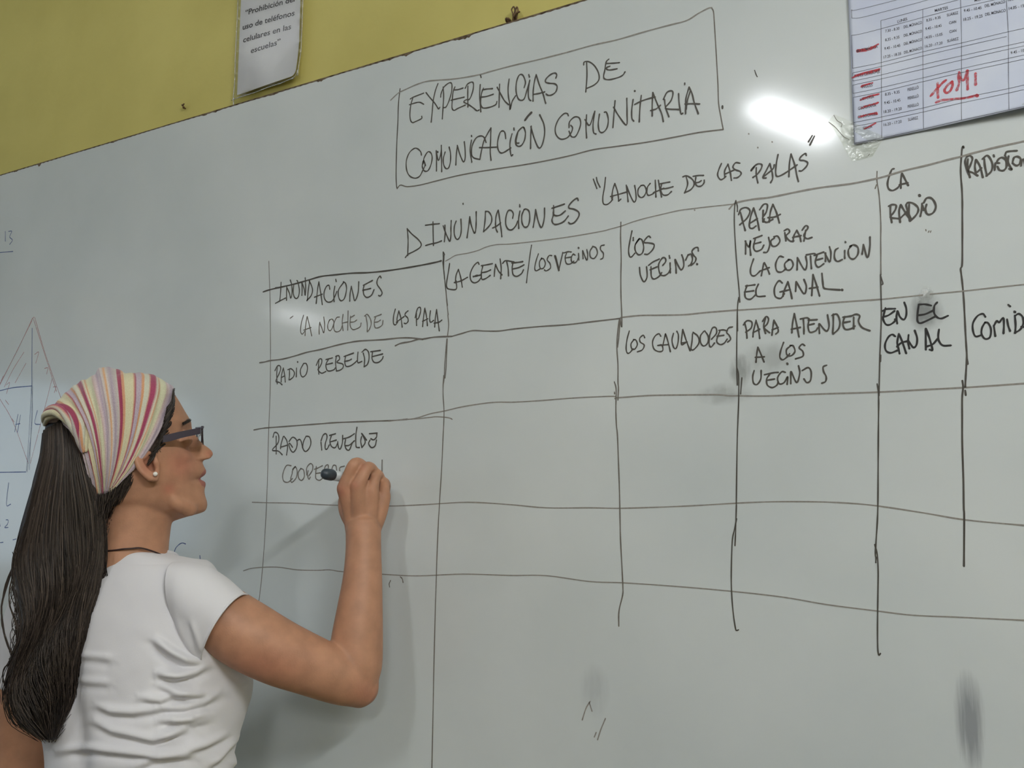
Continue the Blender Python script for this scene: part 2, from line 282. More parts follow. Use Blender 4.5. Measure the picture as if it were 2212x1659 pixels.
INK = """word|ink_dark|2.41|first title word reading EXPERIENCIAS|-9012,21278 -8945,21296 -8726,21319;-9029,21175 -8905,21180 -8809,21170 -8723,21114;-8954,21298 -9000,21161 -9016,21000 -8999,20882 -8956,20832 -8899,20836 -8766,20864 -8763,20904;-8679,21319 -8602,21217 -8488,21077 -8413,20964 -8385,20982;-8428,21422 -8482,21302 -8526,21118 -8542,20928 -8562,20755;-8321,21337 -8308,21165 -8317,20974 -8331,20761;-8369,21163 -8360,21226 -8306,21326 -8215,21376 -8160,21371 -8138,21318 -8149,21192 -8202,21044 -8256,20961 -8302,20958;-8077,21279 -8113,21200 -8129,21060 -8133,20917 -8091,20863 -8010,20882 -7867,20905;-8095,21228 -8013,21216 -7914,21220;-8157,21058 -8048,21057 -7889,21052;-7816,21233 -7818,21052 -7813,20861;-7869,21206 -7825,21267 -7745,21285 -7706,21247 -7717,21123 -7778,20995 -7850,20996 -7894,20966 -7813,20908 -7706,20821 -7636,20755 -7592,20757;-7571,21199 -7581,21028 -7570,20869 -7557,20718;-7569,21369 -7554,21321;-7506,21121 -7541,21050 -7563,20914 -7548,20817 -7505,20773 -7392,20759 -7271,20778 -7246,20826;-7532,21095 -7445,21091 -7332,21072;-7558,20976 -7444,20962 -7315,20970;-7195,21117 -7200,20924 -7206,20717;-7241,21074 -7169,20933 -7101,20809 -7024,20722;-7013,21162 -7033,21009 -7024,20853 -6999,20724 -6996,20631 -6974,20703 -6949,20774 -6890,20845;-6732,20945 -6707,21039 -6756,21166 -6823,21182 -6873,21079 -6882,20927 -6848,20797 -6798,20747 -6732,20755 -6682,20880 -6627,21050;-6645,21149 -6632,21105;-6627,21050 -6652,20904 -6653,20782 -6633,20717 -6609,20699;-6509,21116 -6542,20999 -6564,20853 -6568,20679;-6509,21116 -6453,20932 -6388,20766 -6338,20589;-6567,20793 -6469,20785 -6356,20786;-6154,20969 -6138,21022 -6170,21060 -6242,21055 -6323,21007 -6339,20951 -6275,20913 -6179,20882 -6132,20826 -6156,20742 -6228,20707 -6292,20714 -6332,20746
word|ink_dark|2.41|title word reading COMUNICACION with an accent|-8756,20200 -8776,20268 -8853,20340 -8929,20347 -9023,20285 -9078,20150 -9065,19986 -8996,19868 -8882,19811 -8788,19830 -8724,19922 -8678,20009 -8707,20079 -8725,20034;-8716,20048 -8699,20141 -8626,20231 -8560,20202 -8531,20108 -8557,19986 -8611,19901 -8677,19897 -8724,19954 -8735,20020 -8708,20095 -8669,19999;-8449,20220 -8441,20043 -8439,19856;-8449,20212 -8401,20036 -8348,20168 -8345,20294;-8345,20294 -8337,20071 -8331,19825;-8421,20195;-8265,20159 -8301,20048 -8290,19936 -8244,19864 -8190,19869 -8155,19973 -8156,20114 -8184,20230;-8018,20220 -8038,20060 -8046,19889;-8019,20228 -7967,20061 -7895,19915 -7860,19978 -7864,20135 -7880,20263;-7738,20265 -7763,20099 -7745,19971 -7727,19878;-7739,20343 -7735,20327;-7450,20160 -7493,20261 -7563,20299 -7650,20278 -7720,20168 -7736,20032 -7692,19946 -7570,19894;-7570,19894 -7544,20025 -7493,20200 -7424,20309 -7359,20395;-7359,20395 -7364,20188 -7372,19991 -7354,19837;-7579,20101 -7441,20073 -7252,20043;-7075,20152 -7092,20255 -7134,20297 -7185,20274 -7227,20145 -7227,20023 -7184,19938 -7125,19923 -7032,19954 -6982,19974;-6957,20211 -6991,20097 -6996,19977 -6974,19844 -6945,19853;-6924,20303 -6919,20264;-6733,20263 -6766,20280 -6849,20219 -6890,20107 -6891,20031 -6849,19977 -6783,19979 -6725,20058 -6709,20175 -6733,20263;-6849,20219 -6882,20075 -6866,20034 -6832,20027;-6602,20265 -6611,20079 -6616,19893;-6610,20259 -6554,20067 -6473,19880 -6409,19904 -6360,20087 -6375,20254 -6447,20422
word|ink_dark|4.05||-6716,20390 -6659,20450 -6601,20491
line|ink_dark|2.20|left side of the box around the title|-9239,21522 -9253,21417 -9272,21189 -9276,20909 -9289,20583 -9296,20257 -9295,19931 -9282,19751 -9265,19691
line|ink_grey|2.16|lower side of the box around the title|-9265,19691 -9195,19743 -9050,19690 -8785,19670 -8415,19683 -8053,19695 -7647,19690 -7268,19673 -6767,19646 -6335,19635 -5923,19636 -5521,19654 -5132,19629 -4660,19598 -4204,19586 -3849,19581 -3487,19551
line|ink_pale|2.19|faint upper side of the box around the title|-9443,21352 -9277,21447 -9141,21474 -8910,21510 -8682,21521 -8438,21487 -8161,21436 -7835,21397 -7569,21380 -7359,21383 -6932,21379 -6434,21361 -5994,21354 -5906,21354 -5487,21356 -5096,21337 -4628,21346 -4259,21345 -3982,21343 -3803,21404 -3654,21441 -3601,21435
line|ink_grey|1.81|right side of the box around the title|-3603,21435 -3576,21365 -3568,21183 -3558,20857 -3550,20533 -3543,20246 -3542,19962 -3515,19745 -3488,19557
word|ink_dark|2.35|title word reading DE|-5614,21095 -5611,20872 -5634,20617;-5665,21069 -5654,21115 -5574,21099 -5484,21014 -5416,20882 -5408,20765 -5488,20698 -5619,20671;-5236,21057 -5282,21021 -5307,20894 -5328,20803 -5309,20751 -5221,20720 -5075,20723 -5007,20744 -4974,20783;-5276,20997 -5169,20974 -5062,20956;-5218,20938 -5277,20928 -5272,20900 -5219,20876 -5102,20866
word|ink_dark|2.30|title word reading COMUNITARIA|-5937,20291 -5958,20334 -6019,20344 -6113,20271 -6170,20147 -6156,20028 -6074,19938 -5961,19939 -5889,20011 -5868,20083 -5898,20128;-5929,20096 -5918,20190 -5836,20249 -5755,20222 -5726,20129 -5757,20021 -5819,19929 -5890,19944 -5929,20038;-5624,20241 -5636,20053 -5628,19865;-5655,20171 -5576,20059 -5505,20215 -5484,20267;-5484,20267 -5516,20065 -5508,19931 -5469,19895;-5406,20203 -5428,20046 -5409,19929 -5351,19898 -5282,19959 -5260,20086 -5288,20205 -5321,20216;-5143,20361 -5166,20140 -5185,19938;-5170,20263 -5086,20104 -4964,19932 -4951,20130 -4951,20354;-4849,20312 -4874,20151 -4873,20020 -4844,19968;-4822,20446;-4716,20347 -4742,20158 -4756,19939;-4826,20229 -4702,20260 -4553,20272 -4497,20269;-4533,20350 -4546,20169 -4550,19986;-4533,20350 -4463,20150 -4402,19991 -4378,19861;-4576,20075 -4483,20082 -4418,20122;-4370,20203 -4313,20299 -4240,20309 -4219,20259 -4253,20157 -4336,20076 -4310,20043 -4130,19994;-4352,20198 -4337,20067 -4289,19915;-4133,20239 -4128,20093 -4105,19925 -4078,19923;-3971,20301 -4019,20158 -4031,20035 -4034,19909;-3971,20301 -3929,20191 -3898,20040 -3844,19867;-3955,20234 -4002,20100 -4024,19970;-4039,20058 -3942,20041 -3819,20008;-4035,20379 -4035,20357
mark|ink_dark|2.90|small dark smudge right of the title box|-3488,19903 -3488,19868
mark|ink_dark|1.43||-3012,20327 -2994,20261 -2979,20222
word|ink_dark|2.42|word reading DINUNDACIONES below the title box|-9036,18937 -9018,18806 -9012,18692 -9017,18457;-9026,18922 -8936,18827 -8799,18709 -8736,18620 -8768,18560 -8892,18512 -9008,18480 -9065,18431;-8653,18938 -8507,18932 -8366,18921;-8498,18974 -8492,18761 -8483,18559;-8644,18582 -8550,18593 -8418,18598 -8321,18616;-8254,18876 -8248,18740 -8263,18591;-8291,18874 -8243,18755 -8186,18636 -8149,18583 -8131,18691 -8133,18802 -8128,18936;-8029,18913 -8065,18823 -8064,18697 -8030,18613 -7984,18598 -7939,18662 -7926,18771 -7936,18930;-7895,19195 -7893,19179;-7761,18949 -7778,18811 -7812,18596;-7761,18949 -7733,18804 -7669,18653 -7643,18712 -7635,18851 -7636,19008;-7458,18987 -7466,18825 -7492,18650;-7458,18987 -7396,18969 -7343,18883 -7343,18790 -7395,18721 -7492,18650;-7222,18964 -7256,18869 -7265,18747 -7256,18661 -7229,18603;-7213,18970 -7187,18812 -7160,18638 -7146,18514;-7320,18686 -7247,18705 -7169,18747;-6946,18789 -6934,18863 -6972,18923 -7032,18925 -7071,18824 -7071,18701 -7023,18618 -6955,18604 -6887,18658 -6853,18728;-6811,18889 -6836,18756 -6833,18604;-6816,18997 -6812,18958;-6735,18900 -6777,18808 -6772,18685 -6727,18610 -6669,18617 -6635,18709 -6643,18847 -6693,18900 -6735,18900;-6527,18866 -6544,18725 -6572,18582;-6527,18866 -6486,18686 -6437,18566 -6404,18583 -6371,18713 -6367,18862;-6207,18880 -6212,18732 -6238,18647 -6209,18583 -6145,18566 -6033,18592 -5953,18668;-6237,18840 -6127,18855 -6018,18871;-6216,18763 -6184,18713 -6096,18706 -6003,18758;-5780,18890 -5800,18928 -5871,18898 -5938,18836 -5936,18791 -5857,18763 -5779,18706 -5771,18639 -5843,18555 -5914,18537 -5950,18565
word|ink_dark|2.42|words reading LA GENTE in the table head|-8154,18205 -8180,18051 -8209,17898 -8205,17804 -8149,17766 -8018,17754 -8023,17891;-7979,18081 -8024,17985 -8037,17862;-7979,18081 -7933,17942 -7899,17771;-8059,17868 -7932,17880 -7798,17926;-7577,18113 -7604,18151 -7683,18097 -7745,17981 -7735,17872 -7673,17818 -7593,17831 -7532,17893;-7691,17928 -7629,17923 -7541,17937;-7686,17918 -7629,17935 -7559,17927;-7507,18073 -7532,17969 -7523,17861 -7453,17860 -7366,17902;-7533,18085 -7437,18087 -7323,18092;-7532,17969 -7436,17972 -7358,17993;-7263,18072 -7280,17983 -7288,17877;-7263,18064 -7211,17959 -7142,17882;-7180,18152 -7159,17998 -7168,17825;-7057,18090 -7031,17981 -7023,17852;-7134,18070 -7074,18108 -6921,18065;-6938,18067 -6955,17971 -6938,17864 -6871,17825 -6787,17860 -6750,17915;-6963,18055 -6854,18051 -6762,18051;-6946,17955 -6837,17964 -6740,17996
mark|ink_dark|1.88||-6603,18299 -6628,18168 -6654,17992 -6679,17831 -6696,17700
word|ink_dark|1.99|words reading LOS VECINOS after the slash in the table head|-6480,18140 -6522,18034 -6547,17918 -6522,17871 -6457,17892;-6423,18065 -6464,17997 -6449,17906 -6392,17898 -6359,17968 -6391,18046 -6432,18051;-6245,18078 -6293,18084 -6326,18022 -6278,17957 -6270,17883 -6343,17848 -6375,17867;-6197,18071 -6165,17957 -6126,17820;-6181,18069 -6149,17955 -6118,17826;-6126,17820 -6094,17947 -6053,18103;-5989,18079 -6014,18010 -5991,17919 -5928,17904 -5865,17939;-6037,18093 -5958,18101 -5910,18090;-6014,18010 -5911,18010;-5840,18030 -5879,18050 -5911,17981 -5888,17920 -5826,17919 -5786,17979;-5785,18051 -5779,17942;-5785,18141;-5715,18085 -5709,17954;-5711,18077 -5647,17924 -5631,18015 -5645,18090;-5553,18113 -5592,18053 -5585,17966 -5524,17936 -5470,18008 -5492,18097 -5545,18126;-5354,18120 -5408,18114 -5416,18057 -5371,17994 -5380,17924 -5418,17908
line|ink_dark|1.99|second upright line of the table|-8285,18420 -8284,18301 -8287,18207 -8263,18062 -8243,17902 -8222,17728 -8192,17495;-8276,18411 -8257,18369;-8266,18362 -8273,18142 -8252,17951
line|ink_pale|1.68|upper row line over the second and third column|-8237,18256 -8155,18284 -8027,18329 -7810,18331 -7596,18351 -7438,18387 -7246,18398 -7023,18374 -6686,18356 -6276,18341 -5877,18334 -5394,18341 -5261,18353 -5081,18372 -4895,18407 -4684,18433 -4482,18447 -4270,18462 -4131,18467 -3965,18460 -3802,18454 -3614,18443 -3364,18428
word|ink_dark|2.16|opening quote marks before LA NOCHE|-5523,19185 -5493,19102 -5466,19024;-5470,19201 -5456,19130 -5412,19035
word|ink_dark|2.26|words reading LA NOCHE DE after the opening quote|-5320,19174 -5340,19023 -5369,18873 -5361,18769 -5299,18745 -5227,18789 -5208,18846;-5169,19052 -5206,18948 -5222,18831 -5212,18804;-5169,19052 -5127,18917 -5111,18795 -5112,18765 -5076,18789;-5243,18860 -5137,18868 -4986,18884;-4984,18994 -4969,18856 -4959,18732;-4976,18975 -4926,18831 -4867,18712 -4832,18748 -4835,18866 -4850,18962;-4750,18944 -4795,18893 -4796,18809 -4754,18760 -4702,18776 -4666,18853 -4699,18935 -4750,18944;-4604,18951 -4648,18900 -4658,18819 -4634,18773 -4565,18786 -4522,18820;-4524,18987 -4521,18861 -4519,18728;-4476,18978 -4454,18833 -4432,18713;-4556,18801 -4395,18839;-4427,18911 -4443,18814 -4406,18742 -4339,18730 -4280,18769;-4461,18917 -4377,18919 -4301,18918;-4429,18837 -4345,18830 -4253,18839;-4052,18959 -4031,18840 -4074,18725;-4101,18960 -4044,18966 -3964,18902 -3933,18823 -3984,18750 -4083,18716;-3907,18916 -3917,18836 -3886,18782 -3830,18775 -3789,18813 -3784,18853;-3947,18940 -3866,18938 -3793,18925;-3933,18839 -3868,18836 -3828,18853
word|ink_dark|2.28|words reading LAS PALAS with the closing quote|-3527,19053 -3569,18967 -3587,18890 -3550,18819 -3503,18826 -3470,18852;-3434,19025 -3484,18935 -3486,18839;-3434,19025 -3406,18905 -3392,18777;-3485,18887 -3414,18906 -3336,18927;-3263,19006 -3325,19025 -3365,18969 -3328,18922 -3267,18887 -3253,18844 -3301,18805 -3355,18807;-3038,18899 -3041,18790 -3023,18676;-3067,18913 -3107,18865 -3098,18895 -3021,18947 -2961,18929 -2971,18871 -3026,18802 -3088,18766;-2849,18923 -2904,18827 -2953,18742 -2908,18726;-2849,18919 -2823,18796 -2819,18702 -2848,18648;-2945,18748 -2815,18834 -2790,18892;-2733,19029 -2760,18909 -2775,18787 -2759,18722 -2685,18732 -2581,18782 -2484,18834;-2558,19003 -2584,18876 -2599,18685;-2558,19003 -2513,18831 -2494,18689 -2475,18596;-2357,18940 -2370,18974 -2429,18939 -2446,18896 -2389,18877 -2344,18838 -2363,18788 -2423,18740 -2459,18744;-2268,19207 -2321,19130;-2240,19194 -2304,19081
mark|ink_pale|1.49||-3127,19413;-3008,19189;-2808,19230;-3940,18438
line|ink_grey|1.58|first upright line of the table|-12266,18793 -12241,18492 -12211,18200 -12190,17894 -12152,17220 -12137,16887 -12115,16260 -12120,15575 -12108,14466 -12129,13548 -12168,12905 -12226,12405
line|ink_dark|2.88|upper row line over the first column|-12386,18212 -12217,18234 -11928,18251 -11600,18270 -11258,18303 -10964,18333 -10653,18323 -10247,18304 -9851,18265 -9464,18247 -9088,18245 -8720,18251 -8450,18261 -8325,18272
word|ink_dark|2.40|word reading INUNDACIONES crossed by the row line|-11932,18344 -11936,18168 -11950,17985;-12059,17955 -11939,17992 -11808,18028;-12073,18254 -11928,18251;-11785,18242 -11786,18117 -11780,17983;-11784,18234 -11713,18109 -11677,18013 -11648,18101 -11661,18252 -11702,18358;-11611,18255 -11621,18131 -11591,18028 -11535,17989 -11483,18032 -11470,18147 -11515,18301 -11538,18329;-11417,18273 -11401,18139 -11403,18032;-11406,18263 -11347,18132 -11322,18022 -11316,18162 -11335,18354;-11225,18283 -11251,18121 -11265,17942 -11276,17927 -11183,17998 -11148,18093 -11180,18195 -11236,18284;-11002,18239 -11029,18095 -11051,17845;-11002,18239 -10953,18037 -10904,17804;-11097,17964 -10910,18000;-10737,18069 -10760,18145 -10822,18128 -10870,18028 -10856,17913 -10781,17840 -10678,17844 -10619,17918 -10571,18009;-10621,18112 -10642,17985 -10627,17831;-10605,18239 -10591,18192;-10424,18153 -10531,18037 -10527,17908 -10474,17830 -10394,17861 -10349,18016 -10372,18130 -10424,18169;-10240,18067 -10266,17926 -10268,17799;-10240,18059 -10196,17918 -10153,17794 -10087,17921 -10073,18126;-9953,18048 -9970,17971 -9948,17874 -9878,17822 -9782,17855 -9730,17943;-9972,18050 -9769,18113;-9980,17964 -9882,17969 -9804,17975;-9577,18136 -9606,18171 -9662,18107 -9661,18029 -9581,17926 -9551,17860 -9588,17817 -9627,17829
word|ink_grey|2.03|words reading LA NOCHE DE in the first cell|-11678,17632 -11608,17666;-11350,17656 -11398,17514 -11413,17368 -11368,17307 -11307,17358;-11264,17623 -11293,17454 -11299,17273;-11257,17617 -11193,17429 -11138,17253;-11339,17377 -11161,17409;-10955,17486 -10967,17375 -10961,17269;-10954,17478 -10899,17368 -10854,17284 -10839,17427 -10864,17574;-10728,17504 -10766,17420 -10753,17338 -10701,17309 -10652,17361 -10625,17454 -10667,17514 -10728,17504;-10495,17537 -10566,17528 -10623,17422 -10610,17309 -10548,17271 -10468,17295 -10430,17371;-10416,17576 -10432,17435 -10407,17282;-10303,17628 -10302,17454 -10301,17280;-10431,17419 -10301,17430;-10244,17527 -10250,17369 -10198,17286 -10118,17281 -10021,17316 -10003,17377;-10253,17496 -10155,17534;-10251,17417 -10162,17416 -10103,17442;-9899,17492 -9866,17348 -9863,17223;-9928,17495 -9870,17520 -9800,17435 -9779,17339 -9815,17250 -9862,17210;-9685,17454 -9712,17364 -9690,17269 -9614,17261 -9538,17300 -9521,17376;-9714,17457 -9562,17488;-9702,17363 -9635,17364 -9578,17389
word|ink_dark|2.24|words reading LAS PALA in the first cell|-9261,17549 -9296,17430 -9297,17308 -9255,17273 -9209,17314;-9185,17511 -9220,17392 -9219,17331;-9185,17511 -9136,17368 -9109,17221;-9237,17317 -9072,17400;-8991,17490 -9036,17465 -9054,17421 -8998,17369 -8987,17308 -9033,17274 -9070,17285;-8816,17434 -8814,17321 -8809,17218;-8842,17354 -8799,17500 -8745,17525 -8729,17463 -8769,17346 -8814,17321;-8645,17499 -8670,17336 -8685,17188;-8645,17499 -8607,17345 -8587,17196;-8687,17278 -8580,17312;-8528,17442 -8544,17324 -8525,17247 -8463,17271;-8404,17451 -8428,17312 -8439,17157;-8404,17451 -8375,17262 -8346,17084;-8454,17225 -8357,17230 -8296,17261
line|ink_grey|2.49|second row line over the first column|-12411,16858 -12287,16862 -12132,16878 -11846,16881 -11545,16915 -11228,16962 -10916,16985 -10610,17023 -10310,17052 -10014,17062 -9532,17041 -9157,17038 -8881,17011 -8673,16970;-9248,16910 -9137,16943 -8935,16955 -8790,16980 -8664,16976 -8433,16988 -8092,16969
word|ink_dark|2.37|words reading RADIO REBELDE|-11960,16742 -11965,16594 -11946,16429;-12013,16680 -11961,16758 -11896,16762 -11871,16703 -11911,16607 -11982,16481 -11893,16451 -11825,16405;-11806,16714 -11844,16586 -11849,16456;-11806,16714 -11768,16581 -11747,16449;-11853,16538 -11767,16565;-11654,16687 -11649,16573 -11656,16484;-11696,16674 -11610,16684 -11532,16613 -11551,16534 -11634,16482;-11482,16691 -11482,16529;-11461,16803;-11325,16744 -11385,16651 -11370,16554 -11316,16514 -11244,16561 -11217,16671 -11252,16754 -11315,16759;-10950,16788 -10956,16652 -10942,16540;-11010,16704 -10951,16804 -10889,16807 -10883,16743 -10926,16666 -10965,16621 -10880,16552 -10779,16576;-10725,16794 -10783,16703 -10759,16606 -10697,16578 -10596,16595 -10557,16631;-10786,16791 -10634,16811;-10773,16702 -10631,16716;-10544,16843 -10560,16718 -10535,16567;-10564,16829 -10493,16839 -10471,16774 -10530,16724 -10398,16682 -10386,16619 -10455,16577 -10535,16567;-10333,16826 -10350,16718 -10317,16637 -10218,16638 -10121,16685 -10083,16713;-10372,16814 -10156,16859;-10360,16726 -10261,16734 -10202,16753;-10058,16867 -10065,16758 -10053,16680 -9965,16696;-9940,16841 -9908,16731 -9914,16607;-9970,16859 -9893,16903 -9824,16847 -9811,16723 -9847,16633 -9914,16600;-9737,16840 -9744,16733 -9695,16660 -9599,16653 -9524,16701 -9503,16745;-9776,16851 -9566,16857;-9735,16763 -9517,16792
line|ink_grey|1.85|lower run of the second upright line|-8179,17339 -8162,17161 -8181,16988;-8195,16937 -8213,16729 -8231,16504 -8239,16296 -8259,16176;-8185,16936 -8198,16640 -8204,16467 -8223,16286;-8250,16331 -8259,16176 -8256,15986 -8237,15744 -8241,15521 -8249,15351 -8273,14791 -8307,14253 -8340,13585 -8373,12271 -8388,11145 -8400,10119;-8218,17750 -8202,17553 -8172,17338
line|ink_grey|2.14|second row line over the second column|-8092,16971 -7898,17000 -7697,17027 -7458,16999 -7204,16975 -6916,16982 -6449,16976 -5997,16960 -5559,16965 -5114,16969
line|ink_pale|2.00|third row line over the second column|-9054,15646 -8925,15640 -8733,15663 -8502,15713 -8233,15744 -7888,15795 -7492,15828 -7221,15835 -6917,15819 -6455,15818 -6007,15826 -5659,15825 -5320,15819 -5203,15812;-9360,15624 -9141,15638 -8818,15641 -8543,15651 -8397,15657 -8211,15640 -8109,15618 -8078,15600
line|ink_grey|1.99|third upright line of the table|-5080,18434 -5089,18201 -5084,17898 -5094,17601 -5097,17307 -5092,17116 -5091,16833 -5126,16962 -5164,16714 -5175,16526 -5162,16275 -5166,16027 -5160,15933 -5171,15756;-5118,16961 -5139,16711 -5166,16541;-5224,16030 -5198,15936 -5200,15781 -5206,15627 -5201,15396 -5187,15242 -5177,14861 -5168,14408 -5166,14033 -5163,13736 -5148,13367 -5138,13074 -5144,12957 -5203,12735 -5210,12523;-5224,15875 -5222,15852
word|ink_dark|2.30|words LOS VECINOS on two lines in the third column|-4904,18272 -4938,18130 -4964,17984 -4950,17893 -4919,17877 -4864,17926;-4886,18167 -4887,18123;-4791,18138 -4854,18058 -4859,17970 -4811,17896 -4749,17910 -4725,17995 -4745,18102 -4791,18131 -4854,18058;-4615,18127 -4645,18154 -4699,18110 -4715,18068 -4640,18050 -4564,18017 -4581,17946 -4658,17883 -4711,17890;-4796,17702 -4786,17590 -4750,17498 -4720,17479 -4680,17548 -4685,17695;-4654,17713 -4585,17755 -4486,17786;-4633,17644 -4526,17674;-4617,17686 -4618,17628 -4612,17539 -4575,17498 -4500,17525 -4454,17578;-4436,17684 -4390,17737 -4397,17788 -4441,17794 -4496,17714 -4497,17627 -4469,17550 -4410,17531 -4350,17564 -4319,17618;-4324,17706 -4323,17561;-4334,17816 -4327,17779;-4249,17747 -4237,17637 -4235,17543;-4242,17746 -4200,17646 -4158,17583 -4120,17636 -4125,17737 -4145,17801;-4051,17792 -4089,17718;-4051,17785 -4007,17793 -3988,17719 -4011,17650 -4048,17626;-3898,17824 -3904,17872 -3947,17878 -3992,17834 -3972,17774 -3937,17726 -3953,17671 -4012,17629;-3925,17642
line|ink_pale|2.41|second row line over the third column|-5106,16982 -4798,16980 -4497,16953 -4131,16923 -3845,16922 -3565,16916 -3359,16912
word|ink_dark|2.10|words reading LOS CAVADORES|-4973,16768 -5011,16648 -5029,16518 -5014,16445 -4976,16441 -4921,16495;-4904,16631 -4951,16570 -4937,16496 -4891,16492 -4852,16554 -4873,16621 -4911,16632;-4736,16645 -4758,16683 -4812,16645 -4805,16586 -4746,16538 -4777,16469 -4854,16446;-4489,16644 -4518,16683 -4578,16652 -4617,16570 -4597,16468 -4524,16422 -4464,16435 -4477,16515 -4537,16513;-4463,16499 -4423,16653 -4415,16666 -4381,16549 -4350,16408;-4529,16512 -4374,16513;-4297,16670 -4322,16572 -4302,16472 -4266,16447 -4235,16522 -4225,16635 -4246,16693;-4158,16713 -4185,16504 -4127,16513;-4158,16713 -4112,16554 -4058,16398;-4185,16518 -4098,16525;-4016,16637 -4026,16532 -4043,16422 -4001,16411 -3927,16496 -3939,16594 -4008,16657;-3852,16656 -3903,16591 -3899,16493 -3858,16448 -3801,16485 -3791,16581 -3838,16662;-3769,16593 -3780,16469 -3753,16425 -3703,16476;-3769,16593 -3725,16693 -3676,16688 -3671,16612 -3743,16535;-3635,16650 -3573,16651 -3518,16632;-3622,16635 -3659,16555 -3668,16487 -3620,16448 -3565,16464 -3522,16515;-3665,16570 -3568,16575;-3441,16680 -3496,16671 -3526,16612 -3493,16568 -3474,16511 -3516,16474
line|ink_dark|1.78|fourth upright line of the table|-3337,18476 -3357,18396 -3370,18154 -3364,17808 -3350,17462 -3333,17188 -3330,17018;-3338,18471 -3320,18390 -3322,18312;-3342,17087 -3363,16953 -3377,16701 -3390,16450 -3401,16117 -3401,15867;-3401,16117 -3380,15999 -3387,15686 -3425,15127 -3464,14317 -3467,14220 -3487,13899 -3503,13692;-3469,14052 -3505,13899 -3537,13755 -3563,13356 -3568,13103 -3557,12837 -3530,12604 -3510,12582 -3490,12591;-3368,16886 -3373,16617;-3335,15962 -3359,15740
word|ink_dark|2.51|word reading PARA in the upper cell|-3280,18296 -3251,18153 -3222,18025;-3307,18266 -3271,18338 -3194,18348 -3146,18292 -3191,18196 -3295,18117;-3095,18327 -3141,18205 -3162,18070 -3121,18038 -3070,18065;-3095,18327 -3051,18156 -3028,17999;-3160,18113 -3050,18165;-2964,18271 -2975,18110 -2952,18149;-3013,18287 -2953,18355 -2904,18338 -2924,18239 -2976,18162 -2929,18094 -2838,18123;-2830,18334 -2867,18229 -2888,18096;-2830,18334 -2786,18216 -2751,18058;-2902,18158 -2813,18153 -2734,18177
word|ink_dark|2.30|word reading MEJORAR|-3219,17873 -3228,17686;-3227,17874 -3180,17782 -3152,17872 -3163,17779 -3156,17662;-3085,17888 -3114,17772 -3083,17708 -3008,17723 -2973,17778;-3110,17891 -2993,17917;-3112,17815 -3013,17826;-2904,17878 -2892,17775 -2928,17678 -2977,17676;-2824,17858 -2874,17823 -2860,17753 -2803,17745 -2753,17805 -2782,17877 -2831,17876;-2684,17913 -2673,17794;-2691,17939 -2642,17957 -2620,17912 -2670,17860 -2617,17785 -2570,17779;-2524,17922 -2567,17845 -2578,17771;-2524,17919 -2488,17833 -2476,17757;-2584,17831 -2472,17839;-2407,17904 -2436,17759;-2454,17912 -2404,17967 -2377,17933 -2433,17842 -2396,17786 -2330,17793
word|ink_dark|2.25|words reading LA CONTENCION|-3119,17603 -3165,17473 -3160,17387 -3111,17364 -3035,17422;-2982,17525 -3021,17353;-2974,17532 -2936,17443 -2910,17364;-3035,17422 -2911,17453;-2713,17573 -2769,17589 -2821,17495 -2808,17393 -2745,17372 -2687,17411;-2643,17530 -2701,17479 -2688,17403 -2632,17387 -2590,17448 -2612,17518 -2651,17531;-2531,17540 -2541,17376;-2531,17540 -2444,17363 -2410,17441 -2421,17542;-2359,17541 -2354,17368;-2413,17565 -2311,17568 -2297,17541;-2273,17546 -2301,17443 -2265,17376 -2194,17413;-2312,17543 -2188,17572;-2292,17475 -2206,17488;-2165,17556 -2170,17442;-2173,17557 -2117,17427 -2097,17546 -2111,17633;-2003,17599 -2042,17571 -2054,17475 -2019,17422 -1958,17438;-1922,17555 -1927,17450;-1910,17675 -1906,17663;-1838,17607 -1878,17548 -1867,17458 -1816,17427 -1762,17484 -1757,17572 -1807,17616 -1853,17602;-1690,17586 -1710,17477;-1689,17602 -1647,17420 -1611,17559 -1604,17690
word|ink_dark|2.45|words reading EL CANAL|-3223,17242 -3256,17145 -3245,17067 -3180,17043 -3112,17094;-3240,17236 -3115,17238;-3259,17153 -3135,17156;-3066,17240 -3102,17160 -3088,17075 -2982,17063;-2743,17218 -2789,17254 -2849,17164 -2845,17047 -2774,17009 -2724,17067;-2670,17226 -2732,17084 -2741,17035;-2670,17226 -2643,17107 -2624,16989;-2779,17098 -2643,17115;-2560,17213 -2573,17082;-2560,17213 -2465,17037 -2430,17131 -2457,17230;-2338,17284 -2352,17138 -2366,17001;-2338,17284 -2298,17132 -2266,16985;-2392,17102 -2284,17106;-2223,17286 -2217,17155 -2208,17089 -2163,17067 -2006,17036;-1980,17037
line|ink_pale|2.07|second row line over the fourth column|-3451,16912 -2956,16893 -2479,16883 -2020,16873 -1651,16861 -1521,16856
